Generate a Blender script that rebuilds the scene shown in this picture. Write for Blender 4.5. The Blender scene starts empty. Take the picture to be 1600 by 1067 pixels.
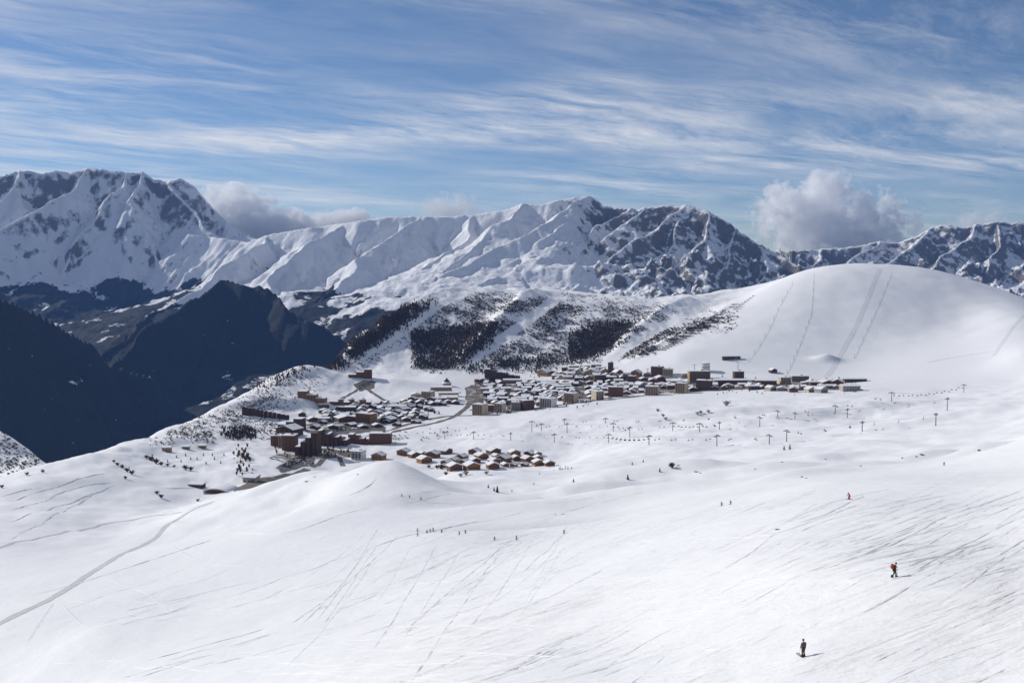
import bpy, bmesh, math, random
import numpy as np
from mathutils import Vector, Matrix

# ------------------------------------------------------------------ camera, sky, sun, exposure
S = bpy.context.scene
COL = S.collection
F = 1600.0; CX = 800.0; CY = 533.5; HOR = 410.0          # focal length in photo pixels, image centre, horizon row
CAM_Z = 0.0
PITCH = math.atan((CY - HOR) / F)
cam_d = bpy.data.cameras.new('camera'); cam = bpy.data.objects.new('camera', cam_d); COL.objects.link(cam)
cam_d.sensor_width = 36.0; cam_d.lens = 36.0 * F / 1600.0
cam_d.clip_start = 0.5; cam_d.clip_end = 90000
cam.location = (0, 0, CAM_Z); cam.rotation_euler = (math.pi / 2 - PITCH, 0, 0)
S.camera = cam
S.view_settings.view_transform = 'Standard'; S.view_settings.look = 'None'
S.view_settings.gamma = 1.0; S.view_settings.use_curve_mapping = False
S.view_settings.exposure = -0.08
S.cycles.use_denoising = True
S.cycles.volume_bounces = 14; S.cycles.volume_step_rate = 0.35; S.cycles.volume_max_steps = 256
S.cycles.max_bounces = 16; S.cycles.diffuse_bounces = 3

SUN_AZ = math.radians(-61)      # measured from the view direction (+Y) towards +X
SUN_EL = math.radians(28.5)
sd = Vector((math.sin(SUN_AZ) * math.cos(SUN_EL), math.cos(SUN_AZ) * math.cos(SUN_EL), math.sin(SUN_EL)))
sun_d = bpy.data.lights.new('sun', 'SUN'); sun_d.energy = 4.2; sun_d.angle = math.radians(0.53)
sun_d.color = (1.0, 0.955, 0.89)
sun = bpy.data.objects.new('sun', sun_d); COL.objects.link(sun)
sun.rotation_euler = (-sd).to_track_quat('-Z', 'Y').to_euler(); sun.location = (-500, 200, 600)

W = bpy.data.worlds.new('World'); S.world = W; W.use_nodes = True
wn = W.node_tree; wn.nodes.clear()
def node(t, kind, **kw):
    n = t.nodes.new(kind)
    for k, v in kw.items():
        if k.startswith('i_'):
            n.inputs[int(k[2:]) if k[2:].isdigit() else k[2:].replace('_', ' ')].default_value = v
        else:
            setattr(n, k, v)
    return n
def math_n(t, op, a, b=None, c=None, clamp=False):
    n = t.nodes.new('ShaderNodeMath'); n.operation = op; n.use_clamp = clamp
    for i, v in enumerate((a, b, c)):
        if v is None: continue
        if isinstance(v, (int, float)): n.inputs[i].default_value = v
        else: t.links.new(v, n.inputs[i])
    return n.outputs[0]
def ramp(t, fac, pts, interp='LINEAR'):
    n = t.nodes.new('ShaderNodeValToRGB'); n.color_ramp.interpolation = interp
    el = n.color_ramp.elements
    while len(el) < len(pts): el.new(0.5)
    for e, (p, c) in zip(el, pts):
        e.position = p; e.color = (c, c, c, 1) if isinstance(c, (int, float)) else (*c, 1)
    t.links.new(fac, n.inputs[0]); return n.outputs[0]
def mixc(t, fac, a, b, blend='MIX'):
    n = t.nodes.new('ShaderNodeMix'); n.data_type = 'RGBA'; n.blend_type = blend
    for sock, v in ((n.inputs[0], fac), (n.inputs[6], a), (n.inputs[7], b)):
        if isinstance(v, (int, float)): sock.default_value = v
        elif isinstance(v, tuple): sock.default_value = (*v, 1)
        else: t.links.new(v, sock)
    return n.outputs[2]
def noise_n(t, vec, scale, detail=4, rough=0.55, dist=0.0, lac=2.0):
    n = t.nodes.new('ShaderNodeTexNoise'); n.inputs['Scale'].default_value = scale
    n.inputs['Detail'].default_value = detail; n.inputs['Roughness'].default_value = rough
    n.inputs['Distortion'].default_value = dist; n.inputs['Lacunarity'].default_value = lac
    if vec is not None: t.links.new(vec, n.inputs['Vector'])
    return n.outputs[0]
def map_n(t, vec, scale=(1, 1, 1), rot=(0, 0, 0), loc=(0, 0, 0)):
    if any(rot):
        n0 = t.nodes.new('ShaderNodeMapping'); n0.inputs['Rotation'].default_value = rot; t.links.new(vec, n0.inputs[0]); vec = n0.outputs[0]; rot = (0, 0, 0)
    n = t.nodes.new('ShaderNodeMapping'); n.inputs['Scale'].default_value = scale
    n.inputs['Rotation'].default_value = rot; n.inputs['Location'].default_value = loc
    t.links.new(vec, n.inputs[0]); return n.outputs[0]

sky = node(wn, 'ShaderNodeTexSky', sky_type='NISHITA', sun_disc=False)
sky.sun_elevation = SUN_EL; sky.sun_rotation = SUN_AZ; sky.altitude = 2100
sky.air_density = 1.0; sky.dust_density = 0.3; sky.ozone_density = 1.3
# cirrus: a thin sheet far overhead, sampled where each direction crosses it
tc = node(wn, 'ShaderNodeTexCoord')
sep = node(wn, 'ShaderNodeSeparateXYZ'); wn.links.new(tc.outputs['Generated'], sep.inputs[0])
zc = math_n(wn, 'MAXIMUM', math_n(wn, 'ADD', sep.outputs[2], 0.06), 0.02)
comb = node(wn, 'ShaderNodeCombineXYZ')
wn.links.new(math_n(wn, 'DIVIDE', sep.outputs[0], zc), comb.inputs[0])
wn.links.new(math_n(wn, 'DIVIDE', sep.outputs[1], zc), comb.inputs[1])
cp = comb.outputs[0]
cw_ = noise_n(wn, map_n(wn, cp, scale=(0.30, 0.30, 1), loc=(2.0, 4.0, 0)), 1.0, 4, 0.55)
wv = node(wn, 'ShaderNodeVectorMath', operation='ADD'); wn.links.new(cp, wv.inputs[0])
cwv = node(wn, 'ShaderNodeCombineXYZ')
wn.links.new(math_n(wn, 'MULTIPLY', math_n(wn, 'SUBTRACT', cw_, 0.5), 1.5), cwv.inputs[1]); wn.links.new(math_n(wn, 'MULTIPLY', math_n(wn, 'SUBTRACT', cw_, 0.5), -0.6), cwv.inputs[0]); wn.links.new(cwv.outputs[0], wv.inputs[1])
cq = wv.outputs[0]                                        # bands that bend and fan out a little
big = ramp(wn, noise_n(wn, map_n(wn, cp, scale=(0.30, 0.34, 1), loc=(31.0, 8.0, 0)), 1.0, 3, 0.55), [(0.42, 0.0), (0.66, 1.0)])
streak = ramp(wn, noise_n(wn, map_n(wn, cq, scale=(0.34, 1.15, 1), rot=(0, 0, math.radians(-33)), loc=(0.7, 0.2, 0)), 1.35, 12, 0.66, 0.25), [(0.42, 0.0), (0.74, 1.0)])
fine = ramp(wn, noise_n(wn, map_n(wn, cq, scale=(0.8, 2.0, 1), rot=(0, 0, math.radians(-48)), loc=(5, 2, 0)), 2.6, 12, 0.72, 0.25), [(0.44, 0.0), (0.80, 1.0)])
cir = math_n(wn, 'MULTIPLY', math_n(wn, 'ADD', math_n(wn, 'MULTIPLY', streak, 0.95), math_n(wn, 'MULTIPLY', fine, 0.45)), math_n(wn, 'ADD', math_n(wn, 'MULTIPLY', big, 1.25), 0.22), clamp=True)
up = ramp(wn, sep.outputs[2], [(0.0, 0.0), (0.03, 0.5), (0.09, 1.0)])
cir = math_n(wn, 'MULTIPLY', cir, up, clamp=True)
skyb = mixc(wn, 1.0, sky.outputs[0], (0.82, 0.94, 1.12), 'MULTIPLY')
skyc = mixc(wn, math_n(wn, 'MULTIPLY', cir, 0.85), skyb, (12.4, 12.2, 12.0))
bg = node(wn, 'ShaderNodeBackground'); bg.inputs[1].default_value = 0.074
wn.links.new(skyc, bg.inputs[0])
wo = node(wn, 'ShaderNodeOutputWorld'); wn.links.new(bg.outputs[0], wo.inputs[0])

# ------------------------------------------------------------------ helpers
rng = np.random.default_rng(7)
def P(px, py, Y):
    """world point on the sight line of a photo position at forward distance Y (camera height is z = 0)"""
    return ((px - CX) / F * Y, Y, -(py - HOR) / F * Y)
# (small-angle pinhole; the exact pitch correction is applied here)
def P(px, py, Y):
    u = (px - CX) / F; v = -(py - CY) / F
    c, s = math.cos(PITCH), math.sin(PITCH)
    fy = c + v * s; fz = -s + v * c
    return (u / fy * Y, Y, fz / fy * Y)

def _hash(ix, iy, seed):
    h = (ix.astype(np.int64) * 374761393 + iy.astype(np.int64) * 668265263 + seed * 1274126177) & 0xFFFFFFFF
    h = ((h ^ (h >> 13)) * 1274126177) & 0xFFFFFFFF
    return (h ^ (h >> 16)) & 0xFFFF
def pnoise(x, y, seed=0):
    ix = np.floor(x); iy = np.floor(y); fx = x - ix; fy = y - iy
    ix = ix.astype(np.int64); iy = iy.astype(np.int64)
    u = fx * fx * fx * (fx * (fx * 6 - 15) + 10); v = fy * fy * fy * (fy * (fy * 6 - 15) + 10)
    def g(dx, dy):
        a = _hash(ix + dx, iy + dy, seed) * (2 * math.pi / 65536.0)
        return np.cos(a) * (fx - dx) + np.sin(a) * (fy - dy)
    n0 = g(0, 0) * (1 - u) + g(1, 0) * u
    n1 = g(0, 1) * (1 - u) + g(1, 1) * u
    return (n0 * (1 - v) + n1 * v) * 1.41
def fbm(x, y, oct=5, seed=0, gain=0.5):
    s = 0; a = 1.0; f = 1.0
    for i in range(oct):
        s = s + a * pnoise(x * f, y * f, seed + i); a *= gain; f *= 2.03
    return s
def ridged(x, y, oct=5, seed=0, gain=0.5):
    s = 0; a = 1.0; f = 1.0; w = 1.0
    for i in range(oct):
        n = 1 - np.abs(pnoise(x * f, y * f, seed + i)); n = n * n * w
        s = s + a * n; w = np.clip(n * 1.6, 0, 1); a *= gain; f *= 2.07
    return s
def sstep(a, b, x):
    t = np.clip((x - a) / (b - a), 0, 1); return t * t * (3 - 2 * t)
def seg_dist(x, y, a, b):
    """distance to segment a-b, position t along it and side"""
    dx, dy = b[0] - a[0], b[1] - a[1]; L2 = dx * dx + dy * dy + 1e-9
    t = np.clip(((x - a[0]) * dx + (y - a[1]) * dy) / L2, 0, 1)
    ex = x - a[0] - t * dx; ey = y - a[1] - t * dy
    return np.sqrt(ex * ex + ey * ey), t

# ------------------------------------------------------------------ near terrain: height function
CTRL = [  # photo column, photo row, forward distance
 (1255,1027,97),(1397,903,113),(1327,781,210),(1128,790,335),(1142,788,335),(700,838,390),(805,843,372),(880,832,385),
 (0,1067,260),(300,1067,205),(600,1067,146),(800,1067,120),(1050,1067,104),(1600,1067,78),(1600,960,92),(1600,860,125),(1600,780,190),(1600,740,300),
 (0,975,330),(150,880,480),(240,840,600),(330,787,840),(0,855,560),(150,822,720),(300,797,850),(300,950,325),(150,985,290),
 (450,820,500),(550,900,330),(450,980,250),(700,950,220),(900,900,220),(1100,870,185),(1000,960,150),(650,790,540),(480,780,620),
 (620,724,640),(560,729,660),(500,737,690),(430,752,740),(375,772,800),(700,752,660),(780,785,560),(880,800,500),(950,800,480),
 (1040,790,420),(1100,740,700),(1200,735,560),(1250,760,330),(1400,745,330),(1500,715,560),(1500,735,380),(1560,705,560),(1400,700,720),(1250,705,800),(1000,770,560),
 (860,760,700),(780,742,800),(700,742,900),
 # fields with the lifts
 (1000,690,1150),(1150,690,1050),(1300,675,1050),(1450,665,980),(1590,650,900),(900,690,1350),(800,690,1350),(1000,655,1500),(1200,650,1350),(1400,630,1400),(1590,610,1400),
 (860,728,1200),(740,735,1160),(640,715,1270),(700,705,1330),(840,715,1270),(590,715,1290),(560,690,1420),(480,700,1350),(430,690,1390),
 (680,672,1560),(900,632,1750),(800,650,1680),(1050,622,1780),(1200,612,1800),(1340,605,1800),(1450,600,1800),(1590,590,1750),
 (640,655,1680),(560,660,1650),(740,640,1800),(740,610,2060),(860,600,2100),(950,590,2120),(1050,592,2060),(1150,595,1980),(1300,593,1960),
 # left meadow, and the edge above the valley
 (340,768,1000),(250,775,930),(150,770,900),(50,800,740),(0,790,760),(0,745,1000),(60,728,1060),(0,676,1520),(30,692,1470),(-30,665,1540),(130,711,1130),(190,693,1260),(250,672,1450),(300,655,1600),(350,628,1800),(400,602,2000),(440,588,2120),
 (250,715,1180),(330,735,1090),(400,735,1090),(420,765,980),(300,690,1330),(380,690,1370),(400,650,1650),(460,620,1900),(490,622,1850),(540,640,1780),
 (520,590,2150),(600,592,2150),(640,612,2000),(560,612,2000),(690,592,2180),(480,578,2230),
 # hill with scrub
 (520,560,2430),(560,585,2280),(650,588,2260),(760,585,2280),(860,578,2280),(920,570,2260),(970,560,2280),
 (600,545,2450),(680,560,2400),(700,520,2550),(800,540,2450),(820,500,2620),(900,540,2430),(930,500,2600),(1000,540,2400),(1020,505,2550),
 (560,503,2720),(620,473,2900),(690,463,2960),(745,448,2990),(800,456,2960),(870,453,3020),(960,463,3000),(1040,463,2960),(1100,463,2920),(1160,466,2860),
 # ski dome
 (1000,568,2180),(1060,560,2140),(1150,565,2100),(1250,570,2080),(1350,570,2080),(1450,560,2060),(1550,560,1960),(1600,550,1900),
 (1100,520,2380),(1200,500,2400),(1300,500,2380),(1400,500,2380),(1500,500,2380),(1590,500,2260),
 (1160,472,2640),(1200,448,2700),(1260,427,2720),(1310,417,2740),(1370,414,2750),(1440,418,2750),(1500,431,2740),(1560,451,2700),(1610,470,2620),(1700,520,2500),
]
WCTRL = [  # world points outside the picture or hidden behind crests
 (0,0,-26),(0,40,-32),(60,20,-8),(-60,30,-46),(110,130,-14),(230,300,-42),(360,600,-88),(520,900,-118),(700,1200,-145),(860,1500,-160),(1150,2000,-170),(-250,120,-105),(-420,300,-160),
 (260,450,-66),(0,-200,20),(200,-200,60),(-300,-200,-70),(-600,600,-230),(-800,1000,-300),(-700,1300,-330),(-750,1700,-420),(-650,2100,-420),(-600,2400,-420),
 (-560,1250,-255),(-600,1500,-330),
 (-480,2500,-330),(-330,2900,-250),(-200,3300,-230),(0,3350,-180),(150,3400,-190),(300,3400,-200),(500,3300,-170),(620,3250,-110),(800,3200,-70),(1000,3200,-60),(1200,3150,-80),(1500,3000,-150),
 (-900,2600,-600),(-700,3200,-560),(-300,3700,-450),(200,3800,-420),(700,3800,-330),(1300,3700,-250),
 # hollows behind the rolls in front of the chalets
 (-95,800,-185),(-150,850,-215),(-170,1000,-242),(-100,1000,-226),(-50,1050,-232),(-240,930,-216),
]
pts = np.array([P(*c) for c in CTRL] + [tuple(map(float, c)) for c in WCTRL])
TS = 1000.0
def _tps_k(r2):
    return np.where(r2 > 1e-12, r2 * np.log(np.maximum(r2, 1e-12)), 0.0)
# the surface is splined in a log-polar chart, so that near and far points spread evenly
def chart(x, y):
    yy = np.maximum(y, -300) + 420.0
    return x / yy * 2.2, np.log(yy / 420.0) * 1.25
cu, cv = chart(pts[:, 0], pts[:, 1])
def plane(x, y):
    return -25 + 0.24 * x / (1 + np.maximum(y, 0) / 500.0) - 235 * (1 - np.exp(-np.maximum(y, -200) / 700.0))
res = pts[:, 2] - plane(pts[:, 0], pts[:, 1])
n = len(pts)
K = _tps_k((cu[:, None] - cu) ** 2 + (cv[:, None] - cv) ** 2) + np.eye(n) * 0.0015
A = np.zeros((n + 3, n + 3)); A[:n, :n] = K
A[:n, n:] = np.c_[np.ones(n), cu, cv]; A[n:, :n] = A[:n, n:].T
sol = np.linalg.solve(A, np.r_[res, 0, 0, 0])
def base_exact(u, v):
    out = np.empty(u.size)
    for i in range(0, u.size, 40000):
        a, b = u.ravel()[i:i + 40000], v.ravel()[i:i + 40000]
        out[i:i + 40000] = _tps_k((a[:, None] - cu) ** 2 + (b[:, None] - cv) ** 2) @ sol[:n] + sol[n] + sol[n + 1] * a + sol[n + 2] * b
    return out.reshape(u.shape)
GU = np.linspace(-3.4, 3.4, 420); GV = np.linspace(-1.6, 3.05, 330)
GT = base_exact(*np.meshgrid(GU, GV))
def base_h(x, y):
    """the splined surface, read off a chart grid with a cubic filter"""
    u, v = chart(x, y)
    a = np.clip((u - GU[0]) / (GU[1] - GU[0]), 1, len(GU) - 3.001); b = np.clip((v - GV[0]) / (GV[1] - GV[0]), 1, len(GV) - 3.001)
    i = a.astype(np.int64); j = b.astype(np.int64); a = a - i; b = b - j
    def cw(t): return (-.5 * t + t * t - .5 * t ** 3, 1 - 2.5 * t * t + 1.5 * t ** 3, .5 * t + 2 * t * t - 1.5 * t ** 3, -.5 * t * t + .5 * t ** 3)
    wa, wb = cw(a), cw(b); out = 0
    for dj in range(4):
        row = 0
        for di in range(4): row = row + wa[di] * GT[j + dj - 1, i + di - 1]
        out = out + wb[dj] * row
    return out + plane(x, y)

BUMPS = [  # rolls and hollows: photo column, row, distance, half length, half width, heading (deg), height
 (1060,735,700,60,22,10,10.5),(985,790,520,45,16,-20,7.5),(930,772,600,50,18,15,9),(880,815,440,50,12,8,-4.5),(1010,745,720,55,18,5,7.5),
 (1180,742,600,40,14,0,5.25),(1270,722,680,50,15,10,6),(1440,712,600,26,9,15,4.8),(1530,703,570,22,9,10,5.4),(1330,730,560,30,10,5,3.75),
 (800,800,520,40,14,-10,4.5),(640,735,640,60,18,-8,1.5),(540,742,640,50,16,10,1.5),(470,745,690,30,12,30,4),(455,757,680,28,10,35,-4),
 (1240,745,470,30,10,10,3.3),(760,760,640,70,26,-25,-5),(700,790,540,80,20,0,-3),
 (1350,640,1300,120,30,10,10.5),(1250,650,1250,110,25,5,9),(1480,655,1050,80,22,15,6),(1120,640,1450,140,26,8,9),
 (500,592,2100,90,45,15,20),(600,600,2080,100,40,0,13),(470,640,1750,60,24,30,15),(400,640,1720,70,26,40,15),
 (1292,555,2120,26,16,0,13),
]
SPURS = [  # ridges running down the scrub hill (photo column, row, distance), reach on the sunny and on the shaded side, height
 ([(750,450,2970),(690,482,2840),(640,516,2680),(590,552,2500),(515,588,2300)], 38, 190, 62),
 ([(868,466,2950),(815,510,2700),(770,544,2500),(705,590,2290)], 42, 200, 60),
 ([(1110,474,2860),(1060,502,2680),(1000,536,2480),(950,570,2270)], 36, 110, 36),
 ([(1162,472,2700),(1095,514,2450),(1040,542,2320),(970,577,2180)], 26, 40, 14),
 ([(560,506,2720),(500,548,2500),(440,592,2150)], 60, 80, 16),
]
def near_h(x, y):
    h = base_h(x, y)
    for px, py, Y, a, b, ang, hh in BUMPS:
        c = P(px, py, Y); r = math.radians(ang)
        dx = x - c[0]; dy = y - c[1]
        e1 = (dx * math.cos(r) + dy * math.sin(r)) / a; e2 = (-dx * math.sin(r) + dy * math.cos(r)) / b
        h = h + hh * np.exp(-(e1 * e1 + e2 * e2))
    for pl, wl, wr, hh in SPURS:
        w = [P(*q) for q in pl]; d = np.full(x.shape, 1e9); tt = np.zeros(x.shape); sg = np.zeros(x.shape)
        for i in range(len(w) - 1):
            q, t = seg_dist(x, y, w[i], w[i + 1]); m = q < d; d = np.where(m, q, d); tt = np.where(m, (i + t) / (len(w) - 1), tt)
            side = (w[i + 1][0] - w[i][0]) * (y - w[i][1]) - (w[i + 1][1] - w[i][1]) * (x - w[i][0])
            sg = np.where(m, side, sg)
        d = np.maximum(d + 9 * fbm(x / 60, y / 60, 3, 27), 0)
        fade = sstep(-0.02, 0.3, tt) * (1 - sstep(0.8, 1.0, tt)) * (1 - sstep(350, 800, d))
        f = np.where(sg > 0, np.exp(-d / wr), np.exp(-(d / wl) ** 1.5))     # long shaded flank, short sunny one
        h = h + hh * fade * (f - 0.42 * np.exp(-(d / (wr * 1.6)) ** 2))
    mid = sstep(420, 650, y) * (1 - sstep(1500, 1900, y))
    h = h + mid * (3.2 * fbm(x / 120, y / 150, 3, 11) + 1.7 * fbm(x / 48, y / 50, 3, 23))
    hill = sstep(2150, 2450, y) * (1 - sstep(380, 480, x - (y - 2150) * 0.28))
    h = h + hill * (6 * fbm(x / 90, y / 120, 4, 31))
    dome = sstep(2050, 2300, y) * sstep(380, 480, x - (y - 2150) * 0.28)
    h = h + dome * (2.5 * fbm(x / 160, y / 160, 3, 41))
    left = sstep(-150, -320, x) * sstep(900, 1200, y) * (1 - sstep(2300, 2600, y))
    h = h + left * (3.5 * fbm(x / 60, y / 80, 4, 51))
    h = h + (1 - sstep(380, 620, y)) * (0.9 * fbm(x / 60, y / 60, 2, 61) + 0.12 * fbm(x / 9, y / 9, 2, 62))
    return h

def grid_mesh(name, U, Yr, hfun, mat, attrs=None, kind='structure'):
    """sheet with columns along sight azimuths U = X/(Y+off) and rows at distances Yr"""
    off = 0.0
    UU, YY = np.meshgrid(U, Yr); X = UU * (YY + off)
    Z = hfun(X, YY)
    extra = None
    if isinstance(Z, tuple): Z, extra = Z
    me = bpy.data.meshes.new(name); nr, nc = X.shape
    co = np.stack([X, YY, Z], -1).astype(np.float32).reshape(-1, 3)
    i = np.arange(nr * nc).reshape(nr, nc)
    q = np.stack([i[:-1, :-1], i[:-1, 1:], i[1:, 1:], i[1:, :-1]], -1).reshape(-1, 4)
    me.vertices.add(len(co)); me.vertices.foreach_set('co', co.ravel())
    me.loops.add(q.size); me.loops.foreach_set('vertex_index', q.ravel().astype(np.int32))
    me.polygons.add(len(q)); me.polygons.foreach_set('loop_start', np.arange(0, q.size, 4, dtype=np.int32))
    me.polygons.foreach_set('use_smooth', np.ones(len(q), bool))
    if extra:
        for k, v in extra.items():
            a = me.attributes.new(k, 'FLOAT', 'POINT'); a.data.foreach_set('value', v.astype(np.float32).ravel())
    me.update(); me.materials.append(mat)
    o = bpy.data.objects.new(name, me); COL.objects.link(o); o['kind'] = kind
    return o, X, YY, Z

def new_mat(name):
    m = bpy.data.materials.new(name); m.use_nodes = True; t = m.node_tree; t.nodes.clear()
    b = t.nodes.new('ShaderNodeBsdfPrincipled'); o = t.nodes.new('ShaderNodeOutputMaterial'); t.links.new(b.outputs[0], o.inputs[0])
    return m, t, b
def attr_n(t, name):
    n = t.nodes.new('ShaderNodeAttribute'); n.attribute_name = name; return n.outputs['Fac']
def pos_n(t):
    return t.nodes.new('ShaderNodeNewGeometry').outputs['Position']
def bump_n(t, h, strength, dist, b):
    n = t.nodes.new('ShaderNodeBump'); n.inputs['Strength'].default_value = strength; n.inputs['Distance'].default_value = dist
    t.links.new(h, n.inputs['Height']); t.links.new(n.outputs[0], b.inputs['Normal']); return n

def snow_material():
    m, t, b = new_mat('snow')
    p = pos_n(t)
    patch = noise_n(t, map_n(t, p, (0.012, 0.012, 0.012)), 1.0, 5, 0.6)
    c = mixc(t, patch, (0.80, 0.81, 0.83), (0.87, 0.87, 0.87))
    t.links.new(c, b.inputs['Base Color'])
    b.inputs['Roughness'].default_value = 0.6; b.inputs['Specular IOR Level'].default_value = 0.25
    f1 = noise_n(t, p, 2.2, 8, 0.72); f2 = noise_n(t, p, 0.22, 4, 0.6)
    s = math_n(t, 'ADD', math_n(t, 'MULTIPLY', f1, 0.12), math_n(t, 'MULTIPLY', f2, 0.5))
    bump_n(t, s, 0.85, 0.6, b)
    return m
SNOW = snow_material()

UM = 0.535
U = np.r_[np.linspace(-1.6, -UM - 0.02, 16), np.linspace(-UM, UM, 800), np.linspace(UM + 0.02, 1.6, 16)]
ys = [-0.0 + 8.0]
while ys[-1] < 3900:
    y = ys[-1]
    s = 2.3 * y * y / (1024 * (28 + 0.21 * y)) if y > 62 else 3.0
    ys.append(y + min(max(s, 0.16), 7.5))
ys = np.array(ys)
_UU, _YY = np.meshgrid(U, ys); GX = _UU * _YY; GY = _YY
GZ = near_h(GX, GY)
# ------------------------------------------------------------------ standing on the snow: read the built surface back
def grid_ij(x, y):
    u = x / y
    c = np.interp(u, U, np.arange(len(U))); r = np.interp(y, ys, np.arange(len(ys)))
    return c, r
def ground_z(x, y):
    c, r = grid_ij(np.asarray(x, float), np.asarray(y, float))
    i = np.clip(c.astype(int), 0, len(U) - 2); j = np.clip(r.astype(int), 0, len(ys) - 2); a = c - i; b = r - j
    return (GZ[j, i] * (1 - a) + GZ[j, i + 1] * a) * (1 - b) + (GZ[j + 1, i] * (1 - a) + GZ[j + 1, i + 1] * a) * b
def hit(px, py, y0=70, y1=3300):
    """points where sight lines through photo positions meet the ground between distances y0 and y1"""
    px = np.atleast_1d(np.asarray(px, float)); py = np.atleast_1d(np.asarray(py, float))
    u = (px - CX) / F; v = -(py - CY) / F; c, s_ = math.cos(PITCH), math.sin(PITCH)
    fy = c + v * s_; sx = u / fy; sz = (-s_ + v * c) / fy
    j0, j1 = np.searchsorted(ys, [y0, y1]); yr = ys[j0:j1]
    out = np.zeros((len(px), 3))
    for k0 in range(0, len(px), 2000):
        sl = slice(k0, k0 + 2000)
        col = np.interp(sx[sl], U, np.arange(len(U))); i = np.clip(col.astype(int), 0, len(U) - 2); a = col - i
        Z = GZ[j0:j1][:, i] * (1 - a) + GZ[j0:j1][:, i + 1] * a          # rows x points
        below = (sz[sl][None, :] * yr[:, None]) <= Z
        f = np.argmax(below, 0); none = ~below.any(0); f = np.where(none, len(yr) - 1, np.maximum(f, 1))
        kk = np.arange(Z.shape[1])
        d0 = sz[sl] * yr[f - 1] - Z[f - 1, kk]; d1 = sz[sl] * yr[f] - Z[f, kk]
        t = np.where(none, 1.0, np.clip(d0 / np.where(np.abs(d0 - d1) < 1e-9, 1e-9, d0 - d1), 0, 1))
        y = yr[f - 1] + t * (yr[f] - yr[f - 1])
        out[sl, 0] = sx[sl] * y; out[sl, 1] = y; out[sl, 2] = Z[f - 1, kk] + t * (Z[f, kk] - Z[f - 1, kk])
    return out


# ------------------------------------------------------------------ ski tracks pressed into the snow surface
TRACKS = []
def carve(pl, hw, depth, berm=0.5, y0=70, y1=1200, smooth=3):
    """a run remembered for later: photo positions, half width and depth in metres"""
    pl = np.array(pl, float); d = np.r_[0, np.cumsum(np.hypot(*np.diff(pl, axis=0).T))]
    tt = np.linspace(0, d[-1], max(4, int(d[-1] / 14))); w = hit(np.interp(tt, d, pl[:, 0]), np.interp(tt, d, pl[:, 1]), y0, y1)[:, :2]
    if np.hypot(*np.diff(w, axis=0).T).max() > 90: return
    for _ in range(smooth): w[1:-1] = (w[:-2] + 2 * w[1:-1] + w[2:]) / 4
    d = np.r_[0, np.cumsum(np.hypot(*np.diff(w, axis=0).T))]; ym = w[:, 1].mean()
    st = max(0.9, ym * 0.008); k = max(4, int(d[-1] / st)); tt = np.linspace(0, d[-1], k)
    x = np.interp(tt, d, w[:, 0]); y = np.interp(tt, d, w[:, 1])
    for _ in range(3): x[1:-1] = (x[:-2] + 2 * x[1:-1] + x[2:]) / 4; y[1:-1] = (y[:-2] + 2 * y[1:-1] + y[2:]) / 4
    TRACKS.append((x, y, tt, max(hw, ym * 0.00045), depth))
def build_tracks():
    """pressed runs with the snow pushed up on both sides"""
    V = []; Fc = []; Mi = []; o = 0
    prof = ((-1.9, -.35), (-1.15, 1.0), (-.55, .12), (.55, .12), (1.15, 1.0), (1.9, -.35))
    for x, y, tt, hw, dp in TRACKS:
        tx = np.gradient(x); ty = np.gradient(y); L = np.hypot(tx, ty) + 1e-9; nx, ny = -ty / L, tx / L; k = len(x)
        env = sstep(0, .12 * tt[-1], tt) * sstep(0, .12 * tt[-1], tt[-1] - tt)
        wob = np.clip(0.75 + 0.55 * fbm(tt / 3.0 + rng.random() * 99, tt * 0 + .5, 3, 401), .05, 1.5); hv = dp * env * wob; wv = hw * (0.35 + 0.65 * env)
        base = ground_z(x, y)
        for of, hh in prof:
            xx = x + nx * of * wv; yy = y + ny * of * wv
            V.append(np.stack([xx, yy, ground_z(xx, yy) + hh * hv - .012 * (1 - env) - .004], -1))
        for j in range(5):
            q0 = o + j * k; q1 = o + (j + 1) * k
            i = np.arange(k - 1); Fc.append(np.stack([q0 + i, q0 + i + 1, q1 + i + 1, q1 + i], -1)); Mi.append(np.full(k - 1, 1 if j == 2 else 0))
        o += 6 * k
    V = np.concatenate(V).astype(np.float32); Q = np.concatenate(Fc).astype(np.int32); Mi = np.concatenate(Mi).astype(np.int32)
    me = bpy.data.meshes.new('ski_tracks'); me.vertices.add(len(V)); me.vertices.foreach_set('co', V.ravel()); me.loops.add(Q.size); me.loops.foreach_set('vertex_index', Q.ravel())
    me.polygons.add(len(Q)); me.polygons.foreach_set('loop_start', np.arange(0, Q.size, 4, dtype=np.int32)); me.polygons.foreach_set('material_index', Mi); me.update()
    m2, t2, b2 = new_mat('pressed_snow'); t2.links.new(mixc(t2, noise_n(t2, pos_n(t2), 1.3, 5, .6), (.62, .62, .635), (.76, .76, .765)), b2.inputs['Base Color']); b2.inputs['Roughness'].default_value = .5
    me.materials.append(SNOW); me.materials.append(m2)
    ob = bpy.data.objects.new('ski_tracks', me); COL.objects.link(ob); ob['kind'] = 'stuff'; ob['label'] = 'ski tracks criss-crossing the snow of the near piste'; ob['category'] = 'tracks'
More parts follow.
